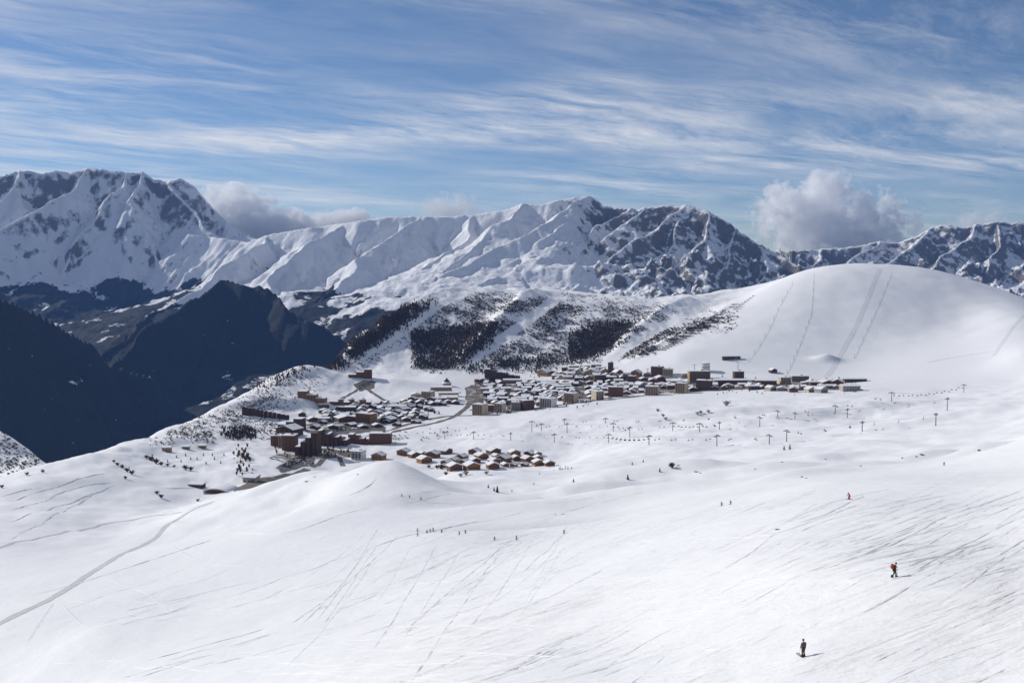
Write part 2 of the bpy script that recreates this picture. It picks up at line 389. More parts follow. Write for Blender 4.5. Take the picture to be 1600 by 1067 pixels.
for i in range(1400):                                    # long sweeping runs across the near slope
    x = rng.uniform(420, 1700); y = rng.uniform(815 + max(0, (900 - x)) * .12, 1090); ang = math.radians(rng.normal(9 + 10 * (x - 420) / 1280 + 2 * (y - 815) / 260, 5))
    L = rng.uniform(60, 380) * (0.5 + (y - 780) / 320); cv = rng.normal(0, 0.0006)
    t = np.linspace(0, L, 12); aa = ang + cv * t * 2 - cv * L
    pl = np.c_[x + np.cumsum(np.cos(aa)) * L / 12, y - np.cumsum(np.sin(aa)) * L / 12]
    pl = pl[(pl[:, 0] < 1720)]
    if len(pl) < 3 or pl[:, 1].min() < 700: continue
    hw = rng.choice([0.06, 0.08, 0.12, 0.2]); dp = rng.choice([.02, .03, .04, .05, .065])
    carve(pl, hw, dp, 0.55)
    if rng.random() < .5: carve(pl + np.array([0, (1.2 + hw * 6) * (y / 1000) ** 3]), hw, dp, 0.5)
for i in range(90):                                     # linked turns in the powder on the left
    x = rng.uniform(60, 700); y = rng.uniform(915, 1085); L = rng.uniform(50, 260); k = rng.uniform(18, 60); am = rng.uniform(1.5, 7); sl = rng.uniform(-.08, .34)
    t = np.linspace(0, L, 24); carve(np.c_[x + t, y - sl * t + am * np.sin(t / k * 3.1)], 0.10, rng.uniform(.05, .14), .5)
for i in range(34):                                     # lines dropping towards the hollow
    x = rng.uniform(560, 900); y = rng.uniform(800, 850); L = rng.uniform(120, 330); a0 = math.radians(rng.uniform(20, 62))
    t = np.linspace(0, L, 14); aa = a0 - t * rng.uniform(-.0003, .0016)
    carve(np.c_[x - np.cumsum(np.cos(aa)) * L / 14, y + np.cumsum(np.sin(aa)) * L / 14], 0.12, rng.uniform(.05, .11), .5)
for pl, hw, dp in [
  ([(0,942),(115,914),(275,862),(363,832),(450,836),(534,803),(600,786)], .35, .25), ([(0,849),(60,820),(120,785),(183,753)], .5, .4), ([(0,818),(60,800),(130,778),(183,754)], .45, .4),
  ([(0,801),(40,792),(76,780),(107,761),(183,752)], .45, .4), ([(0,786),(57,771),(84,761),(130,745),(179,738)], .45, .35), ([(0,776),(35,768),(69,761)], .4, .35), ([(150,898),(200,915),(250,934),(275,965)], .3, .15),
  ([(85,940),(65,970),(38,1012)], .3, .15), ([(95,940),(110,965),(140,980)], .3, .12), ([(265,850),(290,870),(330,884),(420,884),(490,868)], .35, .15), ([(253,715),(350,720),(480,738)], .5, .3),
  ([(140,725),(185,735),(240,765),(330,760),(375,752)], .9, .5), ([(120,712),(200,740),(260,775)], .7, .4), ([(590,745),(582,760),(560,775),(470,790)], .35, .3),
  ([(1130,890),(1200,905),(1290,950),(1370,985),(1440,1012),(1520,1030)], .09, .03), ([(1335,940),(1362,990),(1372,1050)], .08, .03),
  ([(1400,700),(1300,708),(1180,712),(1100,716),(1000,722)], 1.2, .7), ([(1600,690),(1500,700),(1380,712)], .9, .6), ([(760,812),(700,824),(640,836),(560,862)], .5, .3)]:
    carve(pl, hw, dp, .6)
for i in range(90):                                     # crossing runs and stray turns
    x = rng.uniform(700, 1650); y = rng.uniform(830, 1070); L = rng.uniform(25, 130); a0 = math.radians(rng.uniform(-60, 70)); t = np.linspace(0, L, 10); cv = rng.normal(0, .006)
    aa = a0 + cv * t; carve(np.c_[x + np.cumsum(np.cos(aa)) * L / 10, y - np.cumsum(np.sin(aa)) * L / 10], .07, rng.uniform(.015, .05), .5)
for i in range(60):                                     # cut-up snow on the middle piste
    x = rng.uniform(620, 1180); y = rng.uniform(770, 850); L = rng.uniform(30, 120); t = np.linspace(0, L, 8); carve(np.c_[x + t, y - t * rng.uniform(-.05, .32)], .25, rng.uniform(.05, .16), .5)
pa, pb = hit([1150, 1350], [1010, 930])
TRK = math.atan2(pb[1] - pa[1], pb[0] - pa[0])           # heading of the runs on the ground
_c, _s = math.cos(TRK), math.sin(TRK); _al = GX * _c + GY * _s; _ac = -GX * _s + GY * _c
_near = (1 - sstep(260, 420, GY)) * sstep(-0.34, 0.05, GX / GY)
GZ += _near * (0.045 * fbm(_al / 5.0, _ac / 0.7, 3, 201) + 0.02 * fbm(GX / 0.8, GY / 0.8, 2, 211)) * (0.35 + 0.9 * sstep(-.2, .5, fbm(GX / 14, GY / 14, 3, 221)))
ground, _, _, _ = grid_mesh('snow_ground', U, ys, lambda x, y: GZ, SNOW)
build_tracks(); print('tracks', len(TRACKS), 'near z', GZ.min(), GZ.max())

# ------------------------------------------------------------------ far mountains
SQZ = {0: (10050, .5), 1: (7800, .8), 2: (5900, 1.0), 3: (4000, 1.0), 4: (9100, .7)}
def R(group, width_s, pl, slope=0.75, L=700.0, tail=0.2):
    c, f = SQZ[group]; pl = [(a, b, c + (y - c) * f) for a, b, y in pl]
    return dict(g=group, s=width_s, pl=[P(*q) for q in pl], slope=slope, L=L, tail=tail)
RIDGES = [
 # left massif (0)
 R(0,1,[(-160,320,10000),(-60,292,10000),(0,278,10000),(35,265,10000),(70,271,10050),(90,266,10100),(115,269,10100),(145,262,10100),(175,266,10050),(205,268,10000),(222,267,9950),(245,280,9900),(262,284,9850),(285,278,9850),(302,287,9800),(325,311,9750),(345,336,9650),(375,363,9500),(420,400,9300)],1.5,1300,.5),
 R(0,1,[(35,265,10000),(18,292,9500),(-20,330,9000),(-60,380,8600)],1.0,500,.6),
 R(0,1,[(140,262,10100),(122,292,9650),(100,306,9300),(70,322,9000),(45,333,8700),(0,356,8300),(-40,400,7900)],1.0,500,.6),
 R(0,1,[(205,268,10000),(190,290,9600),(172,302,9350),(140,345,8900),(105,385,8500),(85,440,8000)],1.0,500,.6),
 R(0,1,[(222,268,9950),(206,306,9300),(214,335,9000),(232,365,8700),(255,410,8300)],1.0,500,.6),
 R(0,1,[(262,284,9850),(285,318,9300),(310,345,8900),(345,372,8600)],.95,350,.8),
 R(0,1,[(128,340,9300),(100,372,9000),(88,392,8700)],.9,300,.3),
 R(0,1,[(300,365,8600),(340,372,8300),(385,378,8000)],.5,300,.8),
 # main range (1)
 R(1,1,[(375,380,8400),(430,366,8300),(480,356,8200),(520,349,8100),(560,345,8050),(600,339,8000),(640,338,8000),(700,338,7950),(740,335,7900),(790,326,7850),(825,317,7800),(850,320,7800),(880,313,7800),(912,306,7800),(926,319,7750),(950,323,7700),(975,324,7650),(985,329,7650),(1005,322,7600),(1040,322,7600),(1075,320,7550),(1110,332,7450),(1150,356,7300),(1200,386,7100),(1240,412,6900),(1300,455,6700)],.85,800,.35),
 R(1,1,[(912,306,7800),(880,331,7450),(840,352,7200),(790,382,6900),(740,403,6650),(700,427,6400),(665,458,6100)],.7,350,.25),
 R(1,1,[(825,317,7800),(802,343,7450),(775,352,7250),(735,388,6900),(690,420,6600),(640,455,6200)],.65,300,.25),
 R(1,1,[(735,336,7900),(728,365,7500),(700,392,7150),(650,425,6750),(600,462,6300)],.8,380,.25),
 R(1,1,[(655,339,8000),(610,366,7550),(570,398,7100),(545,430,6700),(515,465,6300)],.75,380,.25),
 R(1,1,[(530,350,8100),(490,375,7650),(450,402,7200),(425,435,6800),(420,470,6400)],.55,350,.25),
 R(1,1,[(430,367,8300),(395,388,7800),(362,408,7400),(318,440,7000),(255,480,6500),(225,502,6000),(190,528,5600),(150,562,5200),(110,605,4900)],.9,350,.75),
 R(1,1,[(975,324,7650),(940,352,7350),(905,388,7000),(868,412,6750),(845,440,6450)],.9,260,.3),
 R(1,1,[(1075,320,7550),(1040,346,7250),(992,376,6900),(962,402,6650),(935,445,6300)],.95,260,.3),
 R(1,1,[(1005,322,7600),(985,348,7350),(950,372,7100)],.9,220,.3),
 R(1,1,[(1110,332,7450),(1090,372,7050),(1058,412,6700),(1030,455,6350)],.95,260,.3),
 R(1,1,[(1150,356,7300),(1135,398,6900),(1115,440,6550)],.95,260,.3),
 R(1,1,[(1200,386,7100),(1190,425,6750),(1170,470,6400)],.95,260,.3),
 R(1,1,[(885,345,7350),(862,356,7150),(835,378,6950)],.8,180,.3), R(1,1,[(1060,345,7250),(1052,380,6950),(1020,410,6700)],.95,200,.3),
 # forested spurs (2)
 R(2,1,[(362,436,5800),(345,437,5700),(300,466,5450),(255,498,5200),(205,540,4950),(160,590,4700),(120,650,4500)],1.0,1400,.5),
 R(2,1,[(345,437,5700),(395,447,5620),(430,468,5540),(470,494,5440),(505,518,5340),(570,575,5150)],1.0,900,.5),
 # dark slope on the left (3)
 R(3,1,[(-220,390,3700),(-60,440,3900),(0,467,4000),(40,486,4100),(90,511,4200),(150,536,4350),(200,566,4500),(250,597,4650),(300,645,4800)],1.0,1500,.7),
 # right range (4)
 R(4,1,[(1180,410,9200),(1235,392,9200),(1285,389,9200),(1330,385,9200),(1370,376,9200),(1400,381,9150),(1440,368,9100),(1460,355,9050),(1480,352,9000),(1505,355,9000),(1530,351,8950),(1560,345,8900),(1600,346,8900),(1680,360,8800),(1800,380,8700)],.9,700,.35),
 R(4,1,[(1370,376,9200),(1350,395,8850),(1330,415,8500)],.95,220,.3), R(1 and 4,1,[(1460,355,9050),(1430,380,8700),(1400,400,8400),(1380,420,8100)],.95,220,.3),
 R(4,1,[(1530,351,8950),(1500,378,8600),(1470,400,8300),(1450,425,8000)],.95,220,.3), R(4,1,[(1560,346,8900),(1560,380,8500),(1545,420,8000)],.95,220,.3),
 R(4,1,[(1290,389,9200),(1280,405,8900),(1262,420,8600)],.9,200,.3), R(4,1,[(1610,348,8900),(1610,390,8400),(1600,440,8000)],.95,220,.3),
]
TREELINE = [-190., -260., 300., 300., -500.]
def far_h(x, y):
    x = x.astype(np.float32); y = y.astype(np.float32)
    wx = x + 70 * fbm(x / 520, y / 520, 4, 71); wy = y + 70 * fbm(x / 520 + 9, y / 520 + 5, 4, 81)
    best = np.full(x.shape, -1650.0, np.float32); bd = np.full(x.shape, 4000., np.float32); bs = np.zeros(x.shape, np.float32); bg_ = np.zeros(x.shape, np.int8)
    for k, r in enumerate(RIDGES):
        cum = 0.0
        for a, b in zip(r['pl'][:-1], r['pl'][1:]):
            d, t = seg_dist(wx, wy, a, b)
            L = math.hypot(b[0] - a[0], b[1] - a[1])
            z = a[2] + t * (b[2] - a[2]) - (r['slope'] * r['L'] * (1 - np.exp(-d / r['L'])) + r['tail'] * d)
            m = z > best
            best = np.where(m, z, best); bd = np.where(m, d, bd); bs = np.where(m, cum + t * L + k * 3333.0, bs); bg_ = np.where(m, r['g'], bg_)
            cum += L
    g = ridged(bs / 170 + 0.25 * fbm(x / 300, y / 300, 2, 5), bd / 900, 3, 91)
    amp = np.clip(bd / 260, 0, 1)
    rocky = np.where(bg_ == 4, 1.0, np.where(bg_ == 1, sstep(0, 900, x), np.where(bg_ == 0, 0.22, 0.15))).astype(np.float32)
    z = best + (g - 0.9) * amp * (40 + 18 * rocky)
    rn = ridged(x / 420, y / 420, 5, 101, 0.55)
    z = z + (rn - 1.0) * (10 + 70 * rocky) * np.clip(0.12 + bd / 350, 0, 1)
    z = z + fbm(x / 70, y / 70, 3, 111) * (8 + 12 * rocky) * np.clip(0.3 + bd / 200, 0, 1)
    z = np.maximum(z, -1550 + 30 * fbm(x / 400, y / 400, 3, 121))
    tl = np.array(TREELINE, np.float32)[bg_] + 130 * fbm(x / 350, y / 350, 4, 131) 
    forest = 1 - sstep(-40, 40, z - tl)
    clear = sstep(0.32, 0.5, fbm(x / 300 + 3, y / 300, 4, 141))
    forest = forest * (1 - 0.55 * clear * (bg_ < 2)) * (1 - 0.45 * (bg_ >= 2) * sstep(0.5, 0.8, fbm(x / 70 + 3, y / 900, 3, 151)))
    return z, dict(forest=forest, rocky=rocky)

def mountain_material():
    m, t, b = new_mat('mountain')
    p = pos_n(t); geo = t.nodes.new('ShaderNodeNewGeometry')
    sp = t.nodes.new('ShaderNodeSeparateXYZ'); t.links.new(geo.outputs['Normal'], sp.inputs[0])
    n1 = noise_n(t, p, 0.006, 8, 0.65); n2 = noise_n(t, p, 0.03, 8, 0.75)
    rk = attr_n(t, 'rocky')
    steep = math_n(t, 'SUBTRACT', 1.0, sp.outputs[2])                       # 0 flat .. 1 wall
    v = math_n(t, 'ADD', steep, math_n(t, 'MULTIPLY', math_n(t, 'SUBTRACT', n1, 0.5), math_n(t, 'ADD', math_n(t, 'MULTIPLY', rk, 0.4), 0.32)))
    v = math_n(t, 'ADD', v, math_n(t, 'MULTIPLY', math_n(t, 'SUBTRACT', n2, 0.5), math_n(t, 'ADD', math_n(t, 'MULTIPLY', rk, 0.75), 0.25)))
    v = math_n(t, 'ADD', v, math_n(t, 'SUBTRACT', math_n(t, 'MULTIPLY', rk, 0.28), 0.06))
    rock = ramp(t, v, [(0.50, 0.0), (0.60, 1.0)])
    rc = mixc(t, n2, (0.10, 0.095, 0.09), (0.24, 0.22, 0.20))
    c = mixc(t, rock, (0.80, 0.81, 0.83), rc)
    fo = attr_n(t, 'forest')
    fv = math_n(t, 'ADD', fo, math_n(t, 'MULTIPLY', math_n(t, 'SUBTRACT', n2, 0.5), 2.2))
    fv = math_n(t, 'ADD', fv, math_n(t, 'MULTIPLY', math_n(t, 'SUBTRACT', noise_n(t, p, 0.011, 6, 0.7), 0.5), 1.6))
    fm = ramp(t, fv, [(0.40, 0.0), (0.50, 1.0)])
    fc = mixc(t, noise_n(t, p, 0.09, 3, 0.6), (0.008, 0.012, 0.014), (0.022, 0.025, 0.025))
    c = mixc(t, fm, c, fc)
    t.links.new(c, b.inputs['Base Color']); b.inputs['Roughness'].default_value = 0.85; b.inputs['Specular IOR Level'].default_value = 0.1
    bump_n(t, math_n(t, 'ADD', n1, math_n(t, 'MULTIPLY', n2, 0.35)), 0.5, 60, b)
    return m
MOUNTAIN = mountain_material()
UF = np.r_[np.linspace(-1.1, -UM - 0.03, 14), np.linspace(-UM - 0.01, UM + 0.01, 840), np.linspace(UM + 0.03, 1.1, 14)]
yf = np.r_[np.linspace(3300, 5800, 110), np.linspace(5812, 10300, 380), np.linspace(10320, 13500, 24)]
far, FX, FY, FZ = grid_mesh('mountains', UF, yf, far_h, MOUNTAIN)

# ------------------------------------------------------------------ mesh helpers
class MB:
    def __init__(s): s.v = []; s.f = []; s.m = []
    def add(s, vs, fs, m=0):
        o = len(s.v); s.v += [tuple(q) for q in vs]; s.f += [tuple(i + o for i in q) for q in fs]; s.m += [m] * len(fs); return s
    def box(s, lo, hi, m=0):
        v = [(x, y, z) for x in (lo[0], hi[0]) for y in (lo[1], hi[1]) for z in (lo[2], hi[2])]
        return s.add(v, [(0, 1, 3, 2), (4, 6, 7, 5), (0, 4, 5, 1), (2, 3, 7, 6), (0, 2, 6, 4), (1, 5, 7, 3)], m)
    def prism(s, poly, z0, z1, m=0):
        n_ = len(poly); v = [(x, y, z0) for x, y in poly] + [(x, y, z1) for x, y in poly]
        f = [tuple(range(n_))[::-1], tuple(range(n_, 2 * n_))] + [(i, (i + 1) % n_, n_ + (i + 1) % n_, n_ + i) for i in range(n_)]
        return s.add(v, f, m)
    def extr(s, prof, y0, y1, m=0):
        """profile in X-Z swept along Y"""
        n_ = len(prof); v = [(x, y0, z) for x, z in prof] + [(x, y1, z) for x, z in prof]
        f = [tuple(range(n_)), tuple(range(n_, 2 * n_))[::-1]] + [(i, n_ + i, n_ + (i + 1) % n_, (i + 1) % n_) for i in range(n_)]
        return s.add(v, f, m)
    def tube(s, a, b, r0, r1=None, n_=6, m=0):
        r1 = r0 if r1 is None else r1; a = Vector(a); b = Vector(b); d = (b - a).normalized()
        p = d.cross(Vector((0, 0, 1)) if abs(d.z) < 0.9 else Vector((1, 0, 0))).normalized(); q = d.cross(p)
        v = []
        for c, r in ((a, r0), (b, r1)):
            v += [c + (p * math.cos(2 * math.pi * i / n_) + q * math.sin(2 * math.pi * i / n_)) * r for i in range(n_)]
        f = [(i, (i + 1) % n_, n_ + (i + 1) % n_, n_ + i) for i in range(n_)] + [tuple(range(n_))[::-1], tuple(range(n_, 2 * n_))]
        return s.add(v, f, m)
    def lathe(s, prof, n_=12, m=0, c=(0, 0)):
        v = [(c[0] + r * math.cos(2 * math.pi * i / n_), c[1] + r * math.sin(2 * math.pi * i / n_), z) for r, z in prof for i in range(n_)]
        f = [(k * n_ + i, k * n_ + (i + 1) % n_, (k + 1) * n_ + (i + 1) % n_, (k + 1) * n_ + i) for k in range(len(prof) - 1) for i in range(n_)]
        return s.add(v, f, m)
    def mesh(s, name, mats):
        me = bpy.data.meshes.new(name); me.from_pydata(s.v, [], s.f)
        for q in (mats if isinstance(mats, (list, tuple)) else [mats]): me.materials.append(q)
        if any(s.m): me.polygons.foreach_set('material_index', s.m)
        me.update(); return me
    def build(s, name, mats, parent=None, loc=(0, 0, 0), rz=0.0):
        return put(name, s.mesh(name, mats), parent, loc, rz)
def put(name, me, parent=None, loc=(0, 0, 0), rz=0.0, scale=None):
    o = bpy.data.objects.new(name, me); COL.objects.link(o); o.location = loc; o.rotation_euler = (0, 0, rz)
    if scale: o.scale = scale
    if parent: o.parent = parent
    return o
def thing(name, label, cat, loc=(0, 0, 0), rz=0.0, group=None):
    return tag(put(name, None, None, loc, rz), label, cat, group)
def tag(o, label, cat, group=None):
    o['label'] = label; o['category'] = cat
    if group: o['group'] = group
    return o
def copy_tree(o, parent=None):
    c = o.copy(); COL.objects.link(c); c.parent = parent
    for ch in o.children: copy_tree(ch, c)
    return c
rnd = random.Random(11)

# ------------------------------------------------------------------ materials of the built things
def simple(name, col, rough=0.8, var=0.25, scale=0.6, metal=0.0, planks=False):
    m, t, b = new_mat(name); p = t.nodes.new('ShaderNodeTexCoord').outputs['Object']
    nz = noise_n(t, map_n(t, p, (1, 1, 4 if planks else 1)), scale, 5, 0.65)
    lo = tuple(c * (1 - var) for c in col); hi = tuple(min(1, c * (1 + var)) for c in col)
    t.links.new(mixc(t, nz, lo, hi), b.inputs['Base Color']); b.inputs['Roughness'].default_value = rough; b.inputs['Metallic'].default_value = metal
    b.inputs['Specular IOR Level'].default_value = 0.25
    bump_n(t, nz, 0.3, 0.05, b)
    return m
M = dict(
 dark=simple('dark_wood', (0.075, 0.040, 0.026), planks=True), brown=simple('brown_wood', (0.18, 0.088, 0.045), planks=True),
 orange=simple('larch_wood', (0.32, 0.15, 0.060), planks=True), red=simple('red_brown', (0.19, 0.070, 0.042), planks=True),
 beige=simple('beige_plaster', (0.50, 0.40, 0.27)), cream=simple('cream_plaster', (0.55, 0.48, 0.36)), grey=simple('grey_concrete', (0.36, 0.34, 0.32)),
 white=simple('white_plaster', (0.66, 0.65, 0.64)), tan=simple('tan_render', (0.34, 0.24, 0.15)),
 roof=simple('roof_sheet', (0.10, 0.075, 0.06)), glass=simple('window_glass', (0.03, 0.035, 0.045), rough=0.12, var=0.1), frame=simple('window_frame', (0.30, 0.22, 0.15)),
 balc=simple('balcony_wood', (0.16, 0.085, 0.045), planks=True), steel=simple('galvanised_steel', (0.23, 0.23, 0.22), rough=0.5, metal=0.4),
 cable=simple('steel_cable', (0.08, 0.08, 0.08), rough=0.5), 
 slush=simple('packed_snow', (0.70, 0.70, 0.71), var=0.14, scale=0.12),
 bark=simple('bark', (0.07, 0.05, 0.04)), twig=simple('bare_twigs', (0.080, 0.055, 0.038), var=0.4), needle=simple('conifer_needles', (0.030, 0.042, 0.024), var=0.4),
 scrub=simple('scrub_twigs', (0.050, 0.036, 0.028), var=0.5, scale=0.03), frost=simple('frosted_twigs', (0.34, 0.31, 0.28), var=0.3),
 rock=simple('bare_rock', (0.13, 0.115, 0.10), var=0.4, scale=0.9), black=simple('black_plastic', (0.02, 0.02, 0.022), rough=0.4), tyre=simple('tyre_rubber', (0.015, 0.015, 0.015)),
)
def roof_snow_material():
    m, t, b = new_mat('roof_snow'); p = t.nodes.new('ShaderNodeTexCoord').outputs['Object']; nz = noise_n(t, p, 0.5, 5, 0.6)
    t.links.new(mixc(t, nz, (0.78, 0.79, 0.81), (0.86, 0.86, 0.86)), b.inputs['Base Color']); b.inputs['Roughness'].default_value = 0.6
    bump_n(t, nz, 0.6, 0.4, b); return m
M['snow'] = roof_snow_material()
def gritted(name, col, thr):
    m, t, b = new_mat(name); p = pos_n(t); n1 = noise_n(t, p, 0.045, 6, 0.7); n2 = noise_n(t, p, 0.3, 4, 0.6)
    c = mixc(t, n2, tuple(q * .6 for q in col), tuple(q * 1.5 for q in col))
    c = mixc(t, ramp(t, n1, [(thr, 0.0), (thr + .07, 1.0)]), c, (0.62, 0.61, 0.60))
    t.links.new(c, b.inputs['Base Color']); b.inputs['Roughness'].default_value = .8; return m
M['asphalt'] = gritted('wet_road', (0.105, 0.092, 0.080), .62); M['dirt'] = gritted('gritted_ground', (0.125, 0.098, 0.075), .60); M['yard'] = gritted('yard_ground', (0.115, 0.095, 0.078), .53)
M['trod'] = gritted('trodden_ground', (0.12, 0.098, 0.08), .52); M['groom'] = simple('groomed_snow', (0.77, 0.77, 0.78), var=0.08, scale=0.2)

# ------------------------------------------------------------------ roads, tracks on the snow
def ribbon(name, pl, width, mat, lift=0.35, y0=70, y1=3300, step=6.0, skirt=1.2):
    w = hit([q[0] for q in pl], [q[1] for q in pl], y0, y1)[:, :2]
    d = np.r_[0, np.cumsum(np.hypot(*np.diff(w, axis=0).T))]; k = max(3, int(d[-1] / step)); tt = np.linspace(0, d[-1], k)
    x = np.interp(tt, d, w[:, 0]); y = np.interp(tt, d, w[:, 1])
    for _ in range(4):
        x[1:-1] = (x[:-2] + 2 * x[1:-1] + x[2:]) / 4; y[1:-1] = (y[:-2] + 2 * y[1:-1] + y[2:]) / 4
    tx = np.gradient(x); ty = np.gradient(y); L = np.hypot(tx, ty) + 1e-6; nx, ny = -ty / L, tx / L
    wd = width * (1 + 0.05 * np.sin(np.arange(k) * 0.9) + 0.04 * np.sin(np.arange(k) * 2.3))
    b = MB(); offs = (-0.5, -0.5, -0.2, 0.2, 0.5, 0.5)
    V = []
    for q, o in enumerate(offs):
        xx = x + nx * o * wd; yy = y + ny * o * wd; zz = ground_z(xx, yy) + (lift if q not in (0, 5) else -skirt)
        V.append(np.stack([xx, yy, zz], -1))
    V = np.stack(V, 1).reshape(-1, 3); c = len(offs)
    fs = [(i * c + j, i * c + j + 1, (i + 1) * c + j + 1, (i + 1) * c + j) for i in range(k - 1) for j in range(c - 1)]
    o = b.add(V, fs).build(name, mat); o['kind'] = 'structure'; return o
def patch(name, poly, mat, lift=0.4, y0=70, y1=3300):
    """flat area with an uneven outline, draped over the ground"""
    cxp = sum(q[0] for q in poly) / len(poly); cyp = sum(q[1] for q in poly) / len(poly)
    ring = []
    for (a, b_), (c, d_) in zip(poly, poly[1:] + poly[:1]):
        for t in (0, .25, .5, .75): ring.append((a + (c - a) * t + rnd.uniform(-2, 2), b_ + (d_ - b_) * t + rnd.uniform(-1.2, 1.2)))
    b = MB(); levels = [1.0, 0.8, 0.6, 0.4, 0.2]; n_ = len(ring); V = []
    for l in levels:
        h_ = hit([cxp + (q[0] - cxp) * l for q in ring], [cyp + (q[1] - cyp) * l for q in ring], y0, y1); V += [(x, y, z + lift) for x, y, z in h_]
    h_ = hit(cxp, cyp, y0, y1)[0]; V.append((h_[0], h_[1], h_[2] + lift))
    fs = [(k * n_ + i, k * n_ + (i + 1) % n_, (k + 1) * n_ + (i + 1) % n_, (k + 1) * n_ + i) for k in range(4) for i in range(n_)]
    fs += [(4 * n_ + i, 4 * n_ + (i + 1) % n_, 5 * n_) for i in range(n_)]
    o = b.add(V, fs).build(name, mat); o['kind'] = 'structure'; return o

M['piste'] = simple('piste_track_snow', (0.55, 0.55, 0.56), var=0.25, scale=0.25)
ribbon('piste_track', [(-40,990),(0,974),(60,945),(110,917),(150,890),(190,865),(240,842),(270,815),(300,797),(330,785)], 3.6, M['piste'], 0.10, 200, 1000, 3, 0.3)
ribbon('piste_track', [(-40,868),(0,855),(80,836),(160,818),(240,804),(300,794),(335,783)], 2.6, M['piste'], 0.12, 300, 1000, 5, 0.3)
ribbon('road', [(487,729),(505,717),(524,706),(531,716),(536,728)], 6, M['dirt'], 0.4, 1000, 2200)
ribbon('road', [(365,775),(385,765),(420,757),(450,742),(480,733)], 9, M['dirt'], 0.4, 960, 2200)
ribbon('road', [(596,680),(640,669),(680,661),(700,655),(715,648),(730,636),(737,622),(742,612)], 9, M['dirt'], 0.5, 1300, 2400)
ribbon('road', [(560,684),(620,668),(665,655),(700,650),(740,649),(800,641),(850,636),(900,630),(940,623),(980,618)], 9, M['dirt'], 0.5, 1300, 2400)
ribbon('road', [(530,626),(545,617),(560,606),(575,608),(600,626),(660,629),(730,631)], 7, M['asphalt'], 0.5, 1500, 2500)
ribbon('road', [(795,646),(795,630),(796,606)], 8, M['dirt'], 0.5, 1500, 2500)
ribbon('road', [(735,640),(760,645),(830,640),(905,629),(985,621),(1040,612)], 7, M['asphalt'], 0.6, 1500, 2500)
ribbon('road', [(980,620),(1040,615),(1100,611),(1180,607)], 6, M['dirt'], 0.5, 1500, 2500)
patch('village_square', [(726,606),(742,600),(757,612),(756,630),(740,636),(728,628)], M['yard'], 0.5, 1500, 2500)
patch('village_square', [(902,608),(916,602),(920,618),(912,626),(900,628)], M['yard'], 0.5, 1500, 2400)
patch('car_park', [(432,731),(455,717),(492,714),(490,724),(465,732),(440,738)], M['asphalt'], 0.4, 1000, 2200)
patch('car_park', [(500,676),(540,664),(600,664),(604,672),(540,678)], M['asphalt'], 0.5, 1400, 2200)
patch('car_park', [(552,600),(570,594),(588,596),(584,606),(562,612)], M['asphalt'], 0.5, 1800, 2500)
patch('yard', [(742,598),(800,596),(880,598),(900,606),(880,622),(800,634),(760,632),(750,610)], M['trod'], 0.35, 1500, 2500)
patch('yard', [(880,590),(960,584),(1000,600),(960,612),(900,612)], M['trod'], 0.35, 1500, 2600)
patch('yard', [(1000,600),(1060,596),(1180,598),(1320,602),(1320,610),(1180,608),(1060,612),(1010,614)], M['trod'], 0.35, 1500, 2600)
patch('yard', [(470,664),(520,655),(600,650),(640,652),(620,664),(540,672),(480,676)], M['trod'], 0.35, 1300, 2400)
patch('yard', [(420,716),(450,704),(500,700),(560,706),(560,714),(500,716),(440,722)], M['trod'], 0.35, 1000, 2000)
patch('yard', [(366,764),(400,748),(440,742),(420,756),(385,768)], M['dirt'], 0.45, 960, 2200)

# ------------------------------------------------------------------ buildings
def unit_box(name, mat): return MB().box((-.5, -.5, -.5), (.5, .5, .5)).mesh(name, mat)
def window_mesh():
    b = MB(); b.box((-.5, -.3, -.5), (.5, .5, .5), 0)
    for lo, hi in (((-.56, -.55, -.56), (-.42, .5, .56)), ((.42, -.55, -.56), (.56, .5, .56)), ((-.42, -.55, .42), (.42, .5, .56)), ((-.42, -.55, -.56), (.42, .5, -.42))): b.box(lo, hi, 1)
    return b.mesh('window', [M['glass'], M['frame']])
WIN = window_mesh(); DOOR = unit_box('door', M['dark'])
def windows(root, w, d, z0, floors, fh, per, side=True, size=(1.3, 1.4)):
    """rows of windows on the front (and left) wall, each one set half into the wall"""
    for f in range(floors):
        z = z0 + f * fh + fh * 0.55
        for k in range(per):
            put('window', WIN, root, ((k + .5) / per * w - w / 2, -d / 2, z), 0, (size[0], 0.5, size[1]))
        if side:
            n_ = max(1, int(per * d / w))
            for k in range(n_):
                put('window', WIN, root, (-w / 2, (k + .5) / n_ * d - d / 2, z), -math.pi / 2, (size[0], 0.5, size[1]))
def gable(root, w, d, hw, pitch, wallm, over=0.9, snow=0.7, along_x=False):
    """walls with gables at front and back, a roof with eaves, snow lying on it"""
    rise = w / 2 * pitch
    MB().extr([(-w / 2, -2.0), (-w / 2, hw), (0, hw + rise), (w / 2, hw), (w / 2, -2.0)][::-1], -d / 2, d / 2).build('wall', wallm, root)
    o = over; t = 0.35
    def shell(z, th, ex, ey):
        ww = w / 2 + ex; zz = hw - ex * pitch
        return [(-ww, zz + z), (0, hw + rise + z), (ww, zz + z), (ww, zz + z + th), (0, hw + rise + z + th * 1.15), (-ww, zz + z + th)]
    rf = MB().extr(shell(0.02, t, o, o)[::-1], -d / 2 - o, d / 2 + o).build('roof', M['roof'], root)
    MB().extr(shell(t + 0.03, snow, o - 0.15, o)[::-1], -d / 2 - o + .2, d / 2 + o - .2).build('snow_cover', M['snow'], rf)
    return rf, rise
